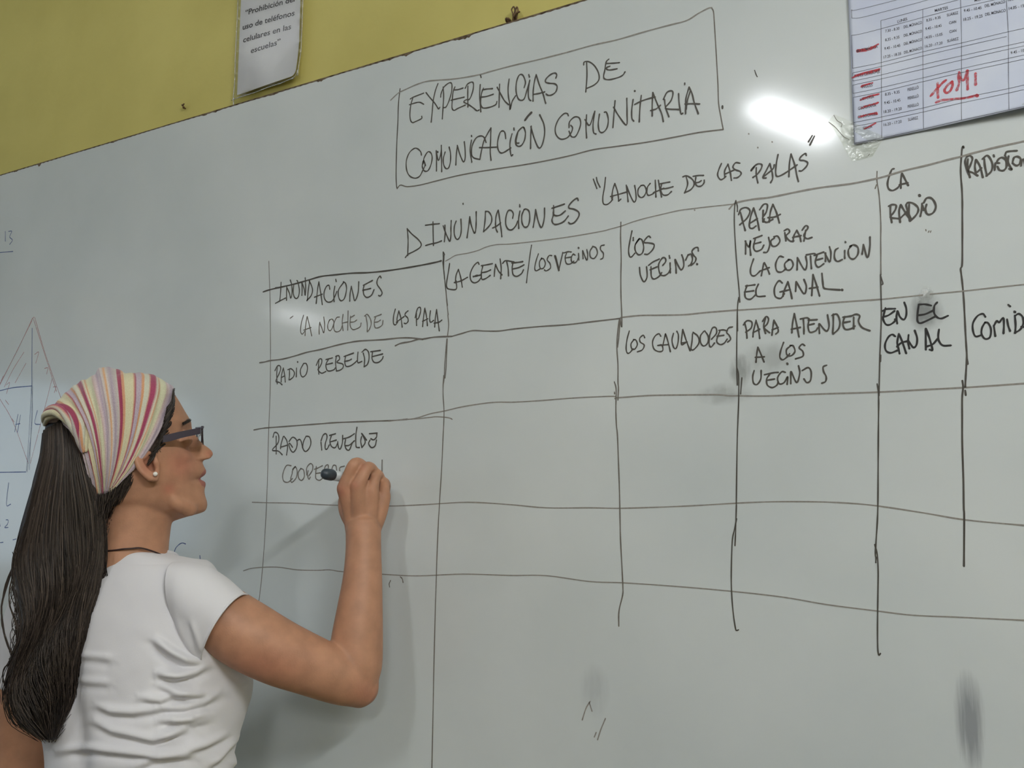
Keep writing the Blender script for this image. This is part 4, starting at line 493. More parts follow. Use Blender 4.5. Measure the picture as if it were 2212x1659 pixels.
# notice: paper and laminate
def rrect(x0, x1, z0, z1, lean, r_bl, r_br, slope):
    pts = []
    for cx, cz, r, a0 in ((x1 - r_br, z0 + r_br, r_br, -90), (x1 - .004, z1 - .004, .004, 0), (x0 + .004, z1 - .004, .004, 90), (x0 + r_bl, z0 + r_bl, r_bl, 180)):
        for a in range(0, 91, 15): pts.append((cx + r * math.cos(math.radians(a0 + a)), cz + r * math.sin(math.radians(a0 + a))))
    return [(x + (z - z0) * lean, z + (x - x0) * slope) for x, z in pts]
def sheetgrid(poly, yf, thick, m, name, parent, label=None):
    bm = bmesh.new(); vs = [bm.verts.new((p[0], 0, p[1])) for p in poly]; bm.faces.new(vs)
    xs_ = [p[0] for p in poly]; zs_ = [p[1] for p in poly]
    for c in np.arange(min(xs_), max(xs_), .005)[1:]:
        bmesh.ops.bisect_plane(bm, geom=bm.verts[:] + bm.edges[:] + bm.faces[:], plane_co=(c, 0, 0), plane_no=(1, 0, 0))
    for c in np.arange(min(zs_), max(zs_), .005)[1:]:
        bmesh.ops.bisect_plane(bm, geom=bm.verts[:] + bm.edges[:] + bm.faces[:], plane_co=(0, 0, c), plane_no=(0, 0, 1))
    for v in bm.verts: v.co.y = yf(v.co.x, v.co.z)
    me = bpy.data.meshes.new(name); bm.to_mesh(me); bm.free()
    o = link(name, me, m, parent, True, label=label)
    if thick: md = o.modifiers.new('thickness', 'SOLIDIFY'); md.thickness = thick
    return o
sheetgrid(rrect(-1.3335, -1.1700, 2.2365, 2.475, .0, .001, .012, -.006), lambda x, z: sign_y(x, z), 0, PAPER2, 'paper', sg)
sheetgrid(rrect(-1.3420, -1.1610, 2.2285, 2.485, .0, .004, .022, -.006), lambda x, z: sign_y(x, z) - .0008 - .0012 * math.sin(z * 260 + x * 90) * max(0, 1 - min(abs(x + 1.342), abs(x + 1.161), abs(z - 2.2285)) / .010), 0, FILM, 'laminate', sg, 'clear glossy plastic film with a curled lower edge')

lam = lambda x, z: sign_y(x, z) - .0012 - .0012 * math.sin(z * 260 + x * 90)
rp = spline([(x, 0, z) for x, z in rrect(-1.3415, -1.1615, 2.229, 2.485, .0, .004, .022, -.006)], 5, True)
v, f = tube([(p[0], lam(p[0], p[2]), p[2]) for p in rp], .0009, 8, 1, closed=True); obj('laminate_edge', v, f, RIM, sg)

# ------------------------------------------------------------------ the woman
HC = at(290, 950, 1.36); HN = ray(290, 950); HN = HN / np.linalg.norm(HN)
person = thing('person', 'woman in a white t-shirt and striped headscarf writing on the whiteboard with a raised hand', 'person', (-1.2, -.28, 0))
def hp(u, v, l=0.0):
    r = ray(u, v); return CAM + r * ((HC - HN * l - CAM).dot(HN) / r.dot(HN))
ROWS = [((265,815),(265,815),(262,815),3,.02),((320,816),(320,816),(200,825),38,.02),((350,830),(350,830),(165,850),58,.02),
((372,845),(372,845),(145,880),68,.02),((388,869),(388,869),(135,905),72,.02),((399,888),(398,888),(130,930),74,.03),
((407,901),(404,902),(128,945),75,.04),((413,912),(407,915),(129,958),76,.03),((414,922),(407,927),(130,968),76,.012),
((418,933),(406,938),(131,978),75.5,.010),((427,945),(406,950),(133,988),75,.009),((438,958),(408,962),(136,998),75,.010),
((449,966),(411,972),(140,1006),74,.012),((457,973),(414,979),(143,1012),73.5,.013),((460.5,980),(416,984),(146,1018),73,.014),
((458,986),(417,988),(149,1022),72.5,.015),((452,991),(418,991),(151,1026),72,.017),((441,994),(419,994),(153,1030),71,.017),
((437,998),(420,999),(156,1035),70,.022),((441,1008),(423,1008),(160,1042),69,.024),((445.5,1017),(424,1017),(165,1049),68,.024),
((444,1024),(424,1023),(168,1054),67,.023),((437,1030),(424,1029),(172,1058),66,.022),((428,1034),(424,1034),(175,1062),65.5,.02),
((434,1036.5),(424,1037),(177,1065),65,.02),((442,1040),(425,1041),(180,1068),64,.022),((444.5,1045),(426,1046),(184,1072),63,.022),
((443,1053),(427,1053),(190,1076),61.5,.022),((441.5,1062),(429,1062),(196,1080),60,.025),((444,1074),(432,1072),(202,1084),57,.028),
((447.5,1085),(434,1082),(208,1088),54,.03),((447,1095),(433,1092),(214,1091),50,.03),((443,1103),(430,1100),(220,1094),46,.03),
((433,1108),(422,1106),(226,1097),40,.03),((415,1113),(408,1112),(232,1100),32,.03),((395,1119),(392,1119),(240,1104),22,.03),
((370,1126),(368,1126),(260,1112),12,.03),((330,1122),(328,1122),(300,1118),2,.03)]
tab = np.array([[*r[0], *r[1], *r[2], r[3] / 1000, r[4]] for r in ROWS])
fine = np.array(spline(list(tab), 4))
rings = []
NT = 220
for ri, r in enumerate(fine):
    P, B, Q = hp(r[0], r[1]), hp(r[2], r[3]), hp(r[4], r[5]); Wd = max(.0015, r[6]); g = r[7]
    mid = (B + Q) / 2; half = (B - Q) / 2; fwd = half / (np.linalg.norm(half) + 1e-9); ring = []
    ro = ri / 4
    for k in range(NT):
        th = 2 * PI * (k + .5) / NT; c, s = math.cos(th), math.sin(th); n_ = 2.35
        cc = math.copysign(abs(c) ** (2 / n_), c); ss = math.copysign(abs(s) ** (2 / n_), s)
        l = Wd * ss
        if c > 0: l *= 1 - .10 * c * c * min(1, max(0, (ro - 8) / 10))
        p = mid + half * cc - HN * l
        if c > 0:
            w = math.exp(-abs(l / g) ** 2.4); p = p + (P - B) * w
            e = math.exp(-((abs(l) - .032) / .013) ** 2) * math.exp(-((ro - 9.6) / 2.0) ** 2); p = p - fwd * .009 * e
            ck = math.exp(-((abs(l) - .040) / .016) ** 2) * math.exp(-((ro - 14) / 3.5) ** 2); p = p + fwd * .003 * ck
            al = math.exp(-((abs(l) - .0125) / .0045) ** 2) * math.exp(-((ro - 15.6) / 1.3) ** 2); p = p + fwd * .010 * al
            sm = math.exp(-((abs(l) - .030) / .006) ** 2) * math.exp(-((ro - 19.5) / 3) ** 2); p = p - fwd * .0016 * sm
        ring.append(p)
    rings.append(ring)
body = MB(); hv, hf = loft(rings); body.add(hv, hf)
body.add(*tube([hp(298, 1030), hp(296, 1090), hp(290, 1140), hp(284, 1185), hp(276, 1240), hp(268, 1290)], [.050, .052, .0515, .0525, .058, .06], 40, 6))
# jaw angle
for s in (1, -1):
    body.add(*tube([hp(345, 1045) - HN * s * .0342, hp(372, 1078) - HN * s * .046, hp(405, 1095) - HN * s * .030], [.012, .011, .013], 14, 4))
# ears
def ear(s):
    q = lambda u, v, l: hp(u, v) - HN * s * l
    rim = [q(324, 966, .069), q(312, 960, .070), q(301, 964, .071), q(295, 978, .074), q(295, 993, .079), q(301, 1009, .082), q(312, 1021, .082), q(324, 1029, .080), q(334, 1030, .078)]
    body.add(*tube(rim, [.003, .0042, .0045, .0042, .004, .0042, .0046, .0055, .0045], 12, 4))
    body.add(*tube([q(334, 1028, .077), q(338, 1016, .0755), q(337, 1005, .0755), q(334, 995, .0765), q(333, 985, .0745)], [.0045, .004, .0042, .0046, .003], 12, 4))
    body.add(*tube([q(301, 988, .075), q(306, 1003, .078), q(318, 1018, .078), q(330, 1024, .077)], [.004, .0045, .005, .005], 12, 4))
    body.add(*tube([q(312, 985, .074), q(317, 976, .073), q(324, 978, .072)], [.004, .004, .003], 12, 4))
ear(1); ear(-1)
for s in (1, -1):
    c = hp(396, 949) - HN * s * .031; body.add(*tube([c - np.array([0, 0, 1e-5]), c, c + np.array([0, 0, 1e-5])], .0126, 24, 2))
    body.add(*tube([hp(406, 941) - HN * s * .020, hp(409, 941) - HN * s * .031, hp(402, 943) - HN * s * .042], [.002, .0028, .002], 12, 4))
# right arm, hand
ARM = [(420,1295,1.31,.044),(470,1330,1.308,.047),(530,1370,1.31,.0490),(600,1408,1.32,.0468),(670,1437,1.335,.0430),(728,1460,1.352,.0402),(758,1474,1.362,.0362),(775,1484,1.370,.0312)]
FOR = [(766,1474,1.368,.035),(768,1440,1.372,.0402),(771,1385,1.379,.0396),(777,1320,1.389,.0354),(783,1250,1.402,.0305),(785,1190,1.415,.0278),(785,1145,1.424,.0278)]
def A4(L_): return [at(*p[:3]) for p in L_], [p[3] for p in L_]
for L_ in (ARM, FOR):
    p, r = A4(L_); body.add(*tube(p, r, 40, 6))
DH = 0.0
def cap(L_, seg=18):
    body.add(*tube([at(u, v, d + DH) for u, v, d, r in L_], [r for *_, r in L_], seg, 4))
M2, M3, M4, M5 = (744, 1055, 1.425), (773, 1050, 1.420), (803, 1060, 1.430), (829, 1072, 1.446)
WR = (785, 1140, 1.430)
cap([(768, 1150, 1.432, .016), (758, 1100, 1.430, .014), (*M2, .0125)])
cap([(780, 1150, 1.428, .018), (776, 1100, 1.424, .0145), (*M3, .0125)])
cap([(794, 1150, 1.430, .018), (799, 1100, 1.430, .014), (*M4, .0120)])
cap([(803, 1145, 1.436, .015), (820, 1105, 1.442, .013), (*M5, .0115)])
cap([(788, 1150, 1.440, .020), (788, 1105, 1.448, .022), (790, 1075, 1.450, .018)])
cap([(*M2, .0125), (753, 1028, 1.425, .0100), (767, 1002, 1.428, .0100), (784, 1008, 1.450, .0092), (788, 1026, 1.466, .0085), (784, 1040, 1.474, .0075)])
cap([(*M3, .0125), (784, 1028, 1.422, .0098), (794, 1010, 1.430, .0098), (806, 1018, 1.452, .0092), (806, 1036, 1.468, .0085), (798, 1050, 1.478, .0075)])
cap([(*M4, .0120), (808, 1040, 1.436, .0092), (813, 1025, 1.446, .0092), (820, 1032, 1.464, .0086), (820, 1048, 1.478, .008), (812, 1062, 1.484, .007)])
cap([(*M5, .0112), (829, 1054, 1.452, .0090), (830, 1043, 1.462, .0088), (834, 1050, 1.474, .0078), (832, 1064, 1.484, .0072), (826, 1076, 1.488, .0065)])
cap([(768, 1135, 1.445, .015), (752, 1105, 1.455, .0145), (748, 1078, 1.466, .0125), (762, 1056, 1.476, .0108), (778, 1046, 1.482, .0090)])
# left arm, mostly outside the picture
LA = [(110,1315,1.43,.050),(80,1400,1.44,.050),(62,1500,1.44,.048),(55,1620,1.43,.046),(45,1760,1.41,.040),(60,1900,1.37,.036),(110,2010,1.34,.034),(200,2110,1.34,.027),(250,2160,1.34,.026)]
p, r = A4(LA); body.add(*tube(p, r, 32, 6))
for i, (du, dv, dd) in enumerate(((0, 0, .03), (15, 10, .015), (22, 18, 0), (22, 26, -.015))):
    body.add(*tube([at(250 + du, 2160 + dv, 1.34 + dd * .7), at(300 + du, 2210 + dv, 1.34 + dd), at(335 + du, 2250 + dv, 1.34 + dd), at(352 + du, 2288 + dv * 1.3, 1.345 + dd), at(350 + du, 2322 + dv, 1.35 + dd)], [.02, .013, .009, .008, .0065], 14, 4))
body.add(*tube([at(258, 2165, 1.36), at(300, 2190, 1.385), at(335, 2225, 1.395), at(352, 2258, 1.392)], [.016, .012, .0095, .008], 14, 4))
# chest core that joins head, neck and both arms under the shirt
body.add(*tube([hp(272, 1262), at(268, 1310, 1.375), at(265, 1420, 1.385), at(262, 1560, 1.385)], [.058, .085, .09, .085], 40, 6, flat=1))
body.add(*tube([at(415, 1300, 1.31), at(345, 1290, 1.34), at(268, 1285, 1.37), at(180, 1300, 1.405), at(112, 1318, 1.43)], [.040, .040, .046, .040, .044], 32, 6))
raw = bpy.data.meshes.new('raw'); raw.from_pydata(body.v, [], body.f); ro_ = bpy.data.objects.new('raw', raw); COL.objects.link(ro_)
md = ro_.modifiers.new('r', 'REMESH'); md.mode = 'VOXEL'; md.voxel_size = .0019
dg = bpy.context.evaluated_depsgraph_get(); skin_me = bpy.data.meshes.new_from_object(ro_.evaluated_get(dg)); bpy.data.objects.remove(ro_)
skin_me.name = 'body'; nv_ = len(skin_me.vertices)
co = np.zeros(nv_ * 3); skin_me.vertices.foreach_get('co', co); co = co.reshape(-1, 3)
ed = np.zeros(len(skin_me.edges) * 2, int); skin_me.edges.foreach_get('vertices', ed); ed = ed.reshape(-1, 2)
deg = np.bincount(ed.ravel(), minlength=nv_)[:, None]
su, sv, sd = seen(co)
def relax(co, it, lam):
    for _ in range(it):
        s = np.zeros_like(co)
        for a in range(3):
            s[:, a] = np.bincount(ed[:, 0], co[ed[:, 1], a], nv_) + np.bincount(ed[:, 1], co[ed[:, 0], a], nv_)
        co = co + (s / np.maximum(deg, 1) - co) * lam
    return co
face = (su > 395) & (sv < 1115) & (su < 480)
hand = (su > 715) & (sv < 1135)
c1 = relax(co, 2, .5); c2 = relax(co, 14, .5)
neckz = (~face) & (~hand)
ear_ = (su > 280) & (su < 345) & (sv > 940) & (sv < 1040) 
co = np.where((neckz & ~ear_)[:, None], c2, c1)
skin_me.vertices.foreach_set('co', co.ravel()); skin_me.update()
# colours of the skin itself: lips, cheeks, brows, hairline; then painted shade in nostrils and ear
def inpoly(x, y, poly):
    r = np.zeros(len(x), bool); n = len(poly)
    for i in range(n):
        x1, y1 = poly[i]; x2, y2 = poly[(i + 1) % n]
        c = ((y1 > y) != (y2 > y)) & (x < (x2 - x1) * (y - y1) / (y2 - y1 + 1e-9) + x1); r ^= c
    return r
lat = (HC - co) @ HN                                 # + towards her right side
hu, hvv, _ = seen(co + HN[None] * lat[:, None])      # head seen square from its side
base = np.array(srgb(180, 134, 106)[:3]); red = np.array(srgb(182, 112, 92)[:3]); lip = np.array(srgb(160, 96, 88)[:3]); hair_and_shade = np.array(srgb(44, 36, 32)[:3])
nz = lambda a, b_: np.exp(-a ** 2 - b_ ** 2)
colr = np.tile(base, (nv_, 1))
def mixc(c, m): 
    global colr
    m = np.clip(m, 0, 1)[:, None]; colr = colr * (1 - m) + c * m
headm = (co[:, 2] > 1.38) & (su < 520)
mixc(red, .55 * nz((hu - 390) / 32, (hvv - 1000) / 30) * headm)
mixc(red, .6 * nz((hu - 362) / 14, (hvv - 1052) / 12) * headm)
mixc(red, .5 * nz((hu - 452) / 10, (hvv - 980) / 9) * headm)
mixc(red, .5 * nz((hu - 318) / 16, (hvv - 1000) / 25) * headm)
mixc(red, .45 * nz((su - 735) / 14, (sv - 1060) / 18) + .4 * nz((su - 768) / 10, (sv - 1048) / 10) + .35 * nz((su - 785) / 8, (sv - 1008) / 8))
mixc(red, .35 * nz((su - 560) / 90, (sv - 1440) / 40) + .35 * nz((su - 790) / 30, (sv - 1500) / 30))
mixc(lip, .85 * (inpoly(hu, hvv, [(427, 1035), (436, 1019), (446, 1011), (450, 1020), (446, 1028), (438, 1033), (447, 1037), (448, 1048), (444, 1054), (434, 1047)]) & headm & (np.abs(lat) < .026)))
rn = rng.uniform(-1, 1, nv_)
hair1 = [(360, 826), (379, 846), (377, 856), (374, 868), (370, 880), (366, 893), (364, 905), (358, 920), (352, 940), (350, 955), (343, 968), (338, 980), (332, 978), (326, 985), (300, 985), (288, 1008), (281, 1030), (270, 1050), (257, 1072), (246, 1095), (236, 1125), (228, 1155), (222, 1185), (200, 1200), (60, 1000), (90, 820)]
m = inpoly(hu + rn * 4, hvv + rn[::-1] * 4, hair1) & (co[:, 2] > 1.36) & (su < 480) & (lat > -.2)
ear_keep = inpoly(hu, hvv, [(288, 960), (300, 945), (330, 950), (340, 985), (342, 1035), (320, 1036), (296, 1020), (286, 990)]) & (np.abs(lat) > .0745)
mixc(hair_and_shade, (m & ~ear_keep) * .93)
mixc(hair_and_shade, .85 * (inpoly(hu + rn * .8, hvv + rn[::-1] * .8, [(390, 921), (394, 914), (402, 907), (412, 902), (417, 905), (416, 912), (407, 913), (398, 918)]) & (np.abs(lat) > .008) & (np.abs(lat) < .052)))
mixc(hair_and_shade * 1.5, .8 * nz((hu - 445) / 5, (hvv - 988) / 2.5) * (np.abs(np.abs(lat) - .008) < .004) * headm)  # shade of the nostrils painted as dark colour, no opening modelled
mixc(hair_and_shade * 2, .75 * nz((hu - 324) / 4, (hvv - 994) / 6) * headm * (lat > .06) * (np.abs(lat) < .0785))  # shade inside the ear hollow painted into the skin colour
ca = skin_me.color_attributes.new('tint', 'FLOAT_COLOR', 'POINT')
ca.data.foreach_set('color', np.hstack([colr, np.ones((nv_, 1))]).ravel())
SKIN = mat('skin', (.5, .3, .2, 1), .52, .35)
bsdf(SKIN).inputs['Subsurface Weight'].default_value = .12; bsdf(SKIN).inputs['Subsurface Radius'].default_value = (.012, .005, .003); bsdf(SKIN).inputs['Subsurface Scale'].default_value = .6
_a = N(SKIN, 'ShaderNodeAttribute'); _a.attribute_name = 'tint'; _tc = N(SKIN, 'ShaderNodeTexCoord')
_n = N(SKIN, 'ShaderNodeTexNoise'); _n.inputs['Scale'].default_value = 45; _n.inputs['Detail'].default_value = 5; L(SKIN, _tc, 'Object', _n, 'Vector')
_mr = N(SKIN, 'ShaderNodeMapRange'); _mr.inputs['From Min'].default_value = .3; _mr.inputs['From Max'].default_value = .7; _mr.inputs['To Min'].default_value = .88; _mr.inputs['To Max'].default_value = 1.1
L(SKIN, _n, 'Fac', _mr, 'Value'); _vm = N(SKIN, 'ShaderNodeVectorMath', operation='SCALE'); L(SKIN, _a, 'Color', _vm, 0); L(SKIN, _mr, 0, _vm, 'Scale')
L(SKIN, _vm, 0, bsdf(SKIN), 'Base Color')
_n2 = N(SKIN, 'ShaderNodeTexNoise'); _n2.inputs['Scale'].default_value = 420; _n2.inputs['Detail'].default_value = 2; L(SKIN, _tc, 'Object', _n2, 'Vector')
_bp = N(SKIN, 'ShaderNodeBump'); _bp.inputs['Strength'].default_value = .25; _bp.inputs['Distance'].default_value = .0006; L(SKIN, _n2, 'Fac', _bp, 'Height'); L(SKIN, _bp, 'Normal', bsdf(SKIN), 'Normal')
bodyo = link('body', skin_me, SKIN, person)
hbvh = BVHTree.FromPolygons([tuple(c) for c in hv], hf)
bvh = BVHTree.FromPolygons([tuple(c) for c in co], [tuple(p.vertices) for p in skin_me.polygons])
def push(p, d, tree=None):
    """keep a point at least d outside the body"""
    h = (tree or bvh).find_nearest(Vector(p)); loc, nn, dist = h[0], h[1], h[3]
    s = (Vector(p) - loc).dot(nn)
    return np.array(loc + nn * d) if s < d else np.asarray(p)

# eyes
EYE = mat('eye_white', srgb(225, 220, 212), .15); IRIS = mat('brown_iris', srgb(60, 40, 26), .15)
for s in (1, -1):
    c = hp(396.6, 950) - HN * s * .031
    v, f = tube([c - np.array([0, 0, 1e-5]), c, c + np.array([0, 0, 1e-5])], .0114, 20, 2); obj('eye', v, f, EYE, person)
    fw = hp(412, 949) - hp(402, 949); fw /= np.linalg.norm(fw)
    v, f = tube([c + fw * .0095, c + fw * .0108], [.0055, .004], 16, 2, round_ends=False); obj('iris', v, f, IRIS, person)

# ---- headscarf
RC = [(0, (178,158,170)), (.02, (200,186,190)), (.045, (170,152,170)), (.075, (205,185,190)), (.10, (196,170,160)), (.115, (206,206,172)), (.165, (214,214,176)),
      (.185, (206,150,110)), (.20, (214,214,190)), (.225, (150,48,84)), (.262, (156,52,88)), (.272, (196,140,120)), (.285, (206,206,186)), (.325, (208,208,188)), (.335, (214,150,104)), (.352, (212,152,110)),
      (.362, (176,160,178)), (.40, (180,166,180)), (.41, (150,60,86)), (.425, (200,150,120)), (.435, (212,206,166)), (.52, (214,208,170)), (.53, (210,150,108)), (.55, (208,146,112)), (.558, (142,44,76)), (.592, (150,50,82)),
      (.60, (196,190,180))]
SC = mat('striped_scarf_cotton', (.6, .5, .4, 1), .85, .15); bsdf(SC).inputs['Sheen Weight'].default_value = .3
_uv = N(SC, 'ShaderNodeUVMap'); _uv.uv_map = 'UVMap'; _sep = N(SC, 'ShaderNodeSeparateXYZ'); L(SC, _uv, 0, _sep, 0)
_md = N(SC, 'ShaderNodeMath', operation='FRACT'); L(SC, _sep, 'X', _md, 0)
_rp = N(SC, 'ShaderNodeValToRGB'); cr = _rp.color_ramp
while len(cr.elements) > 1: cr.elements.remove(cr.elements[-1])
stops = RC + [(.66, (172, 156, 172)), (.70, (204, 196, 190)), (.72, (214, 154, 96)), (.74, (200, 190, 186))]
cr.elements[0].position = 0; cr.elements[0].color = srgb(*stops[0][1])
stops = [(p_ / .76, tuple(int(.84 * k + .16 * g) for k, g in zip(c_, (176, 168, 160)))) for p_, c_ in stops]
for p_, c_ in stops[1:]:
    e = cr.elements.new(p_); e.color = srgb(*c_)
L(SC, _md, 0, _rp, 'Fac')
_w = N(SC, 'ShaderNodeTexNoise'); _w.inputs['Scale'].default_value = 900; _w.inputs['Detail'].default_value = 1; _t2 = N(SC, 'ShaderNodeTexCoord'); L(SC, _t2, 'Object', _w, 'Vector')
_mx = N(SC, 'ShaderNodeMix', data_type='RGBA', blend_type='OVERLAY'); _mx.inputs[0].default_value = .35; L(SC, _rp, 'Color', _mx, 6); L(SC, _w, 'Fac', _mx, 7)
L(SC, _mx, 2, bsdf(SC), 'Base Color')
_bp = N(SC, 'ShaderNodeBump'); _bp.inputs['Strength'].default_value = .3; _bp.inputs['Distance'].default_value = .001; L(SC, _w, 'Fac', _bp, 'Height'); L(SC, _bp, 'Normal', bsdf(SC), 'Normal')
TOP = spline([(371, 837), (359, 827), (346, 819.5), (332, 814), (318, 810), (296, 809), (272, 807), (262, 801), (249, 796.5), (234, 794), (219, 794), (210, 801), (204, 810), (190, 818), (176, 824), (162, 833), (149, 843), (135, 856), (121, 871), (108, 886), (101, 900), (100, 915)], 8)
TOP = np.array(TOP); tl = np.concatenate([[0], np.cumsum(np.linalg.norm(np.diff(TOP, axis=0), axis=1))]); tl /= tl[-1]
def topat(u): return np.array([np.interp(u, tl, TOP[:, 0]), np.interp(u, tl, TOP[:, 1])])
def scarf_pt(u, q):
    """u 0 front edge .. 1 back edge, q -1 (left nape) .. 0 crown .. 1 (right nape)"""
    T = topat(u); Np = np.array([232 + 14 * (1 - u) - 16 * u, 1062 - 10 * (1 - u) + 4 * u])
    Cc = np.array([np.interp(u, [0, .3, .6, .85, 1], [352, 300, 226, 206, 214]), np.interp(u, [0, .3, .6, .85, 1], [960, 935, 915, 905, 900])])
    a = abs(q) * 2.15; pr = (1 - math.cos(a)) / (1 - math.cos(2.15))
    p2 = (1 - pr) ** 2 * T + 2 * pr * (1 - pr) * Cc + pr ** 2 * Np
    Wd = .088 * math.sqrt(max(.05, 1 - ((u - .33) / .82) ** 2)); l = Wd * math.sin(a) * (1 - .12 * pr) * (1 if q > 0 else -1)
    return hp(*p2) - HN * l
NU, NQ = 200, 160; V = []; Fc = []; UVs = []
def fold(u, q):
    s = 0
    for c, a, w in ((.13, 1, .018), (.24, 1.3, .02), (.33, .8, .014), (.43, 1.6, .02), (.50, 1.8, .016), (.56, 1.4, .018), (.63, 2.2, .018), (.69, 2.0, .015), (.76, 1.6, .02), (.83, 1.5, .016), (.91, 1.4, .018)):
        cc = c + .03 * math.sin(3 * q + c * 20) * abs(q); s += a * math.exp(-((u - cc) / w) ** 2)
    return s * .0016 * (.35 + .65 * min(1, abs(q) * 2))
for i in range(NU + 1):
    u = i / NU
    for j in range(NQ + 1):
        q = -1 + 2 * j / NQ; p = scarf_pt(u, q); p = push(p, .0055, hbvh)
        cdir = p - (hp(250, 950)); cdir /= np.linalg.norm(cdir); V.append(p + cdir * (fold(u, q) + .0004 * math.sin(u * 90 + q * 6)))
        UVs.append((u * 2.04 + .012 * math.sin(q * 5 + u * 7), q))
for i in range(NU):
    for j in range(NQ): a = i * (NQ + 1) + j; Fc.append((a, a + 1, a + NQ + 2, a + NQ + 1))
me = bpy.data.meshes.new('headscarf'); me.from_pydata([tuple(v) for v in V], [], Fc); uvl = me.uv_layers.new(name='UVMap')
for lp in me.loops: uvl.data[lp.index].uv = UVs[lp.vertex_index]
scarf = link('headscarf', me, SC, person, label='cream headscarf with crimson, orange and lilac stripes')
md = scarf.modifiers.new('t', 'SOLIDIFY'); md.thickness = .0016; md.offset = 1
def strip_tube(P, R, u0, name, parent):
    v, f = tube(P, R, 16, 8); me = bpy.data.meshes.new(name); me.from_pydata([tuple(map(float, p)) for p in v], [], f); uvl = me.uv_layers.new(name='UVMap')
    for lp in me.loops: k = lp.vertex_index % 16; uvl.data[lp.index].uv = (u0 + .12 * (abs(k - 8) / 8) + .0006 * (lp.vertex_index // 16), 0)
    return link(name, me, SC, parent)
kn = lambda u, v, l: hp(u, v) - HN * l
kp = np.array(spline([kn(99, 914, -.004), kn(108, 897, .026), kn(130, 889, .046), kn(153, 899, .060), kn(171, 920, .069), kn(181, 944, .073), kn(188, 972, .072)], 6))
for k in range(5):
    P = []
    for i, p in enumerate(kp):
        t = kp[min(i + 1, len(kp) - 1)] - kp[max(0, i - 1)]; t /= np.linalg.norm(t); a = np.cross(t, HN); a /= np.linalg.norm(a); b_ = np.cross(t, a)
        ph = 2 * PI * k / 5 + i * .17; r = .0062 * math.sin(PI * (i + 3) / (len(kp) + 5)) ** .5; P.append(p + a * r * math.cos(ph) + b_ * r * math.sin(ph))
    strip_tube(P[::2], [.0054 * math.sin(PI * (i + 2) / (len(P[::2]) + 3)) ** .5 for i in range(len(P[::2]))], (.53, .50, .28, .62, .22)[k], 'scarf_knot', scarf)
strip_tube([kn(100, 915, -.02), kn(112, 900, -.035), kn(135, 900, -.05), kn(165, 925, -.06), kn(185, 955, -.068)], [.004, .006, .006, .006, .004], .5, 'scarf_knot', scarf)
strip_tube([kn(372, 836, 0)] + [scarf_pt(0.0, q) for q in np.linspace(.06, 1, 14)], .0013, .02, 'scarf_hem', scarf)

# ---- hair
HAIR = mat('dark_brown_hair', srgb(52, 42, 36), .5, .28)
_i = N(HAIR, 'ShaderNodeAttribute'); _i.attribute_name = 'shade'; _rp = N(HAIR, 'ShaderNodeValToRGB')
_rp.color_ramp.elements[0].color = srgb(24, 19, 16); _rp.color_ramp.elements[1].color = srgb(106, 93, 83); L(HAIR, _i, 'Fac', _rp, 'Fac'); L(HAIR, _rp, 'Color', bsdf(HAIR), 'Base Color')
def strands(list_, name, parent, seg=4, label=None):
    V = []; Fc = []; S = []
    for P, R, sh in list_:
        v, f = tube(P, R, seg, 3, round_ends=False); n = len(V); V += v; Fc += [tuple(i + n for i in q) for q in f]; S += [sh] * len(v)
    me = bpy.data.meshes.new(name); me.from_pydata([tuple(map(float, p)) for p in V], [], Fc)
    at_ = me.attributes.new('shade', 'FLOAT', 'POINT'); at_.data.foreach_set('value', S)
    return link(name, me, HAIR, parent, label=label)
PT = np.array([(900,102,158,1.335),(915,96,166,1.328),(935,93,174,1.320),(980,88,188,1.308),(1040,70,208,1.300),(1100,56,222,1.296),(1160,43,226,1.292),(1210,36,226,1.288),(1270,37,219,1.283),(1330,39,204,1.28),(1400,30,187,1.275),(1460,17,171,1.275),(1500,14,169,1.275),(1540,24,157,1.275),(1570,38,140,1.277),(1600,85,124,1.28)], float)
def tail(v, a, b_):
    """point of the ponytail: height v, a -1..1 across, b_ 0 (core) .. 1 (surface, near side)"""
    l, r, d = [np.interp(v, PT[:, 0], PT[:, k]) for k in (1, 2, 3)]
    th = .040 * math.sqrt(max(0, 1 - a * a)); return at((l + r) / 2 + a * (r - l) / 2, v, d - th * b_)
core = []
for v_ in np.linspace(902, 1598, 62):
    ring = []
    for k in range(32):
        an = 2 * PI * k / 32; a = math.cos(an) * .93; ring.append(tail(v_, a, math.copysign(abs(math.sin(an)) ** .8, math.sin(an)) * .9 / max(.05, math.sqrt(1 - a * a)) * abs(math.sin(an)) ** .2 if abs(math.sin(an)) > .01 else 0))
    core.append(ring)
v, f = loft(core); me = bpy.data.meshes.new('ponytail'); me.from_pydata([tuple(map(float, p)) for p in v], [], f)
at_ = me.attributes.new('shade', 'FLOAT', 'POINT'); at_.data.foreach_set('value', [.02] * len(v))
pony = link('ponytail', me, HAIR, person, label='long dark brown ponytail hanging down the back')
ls = []
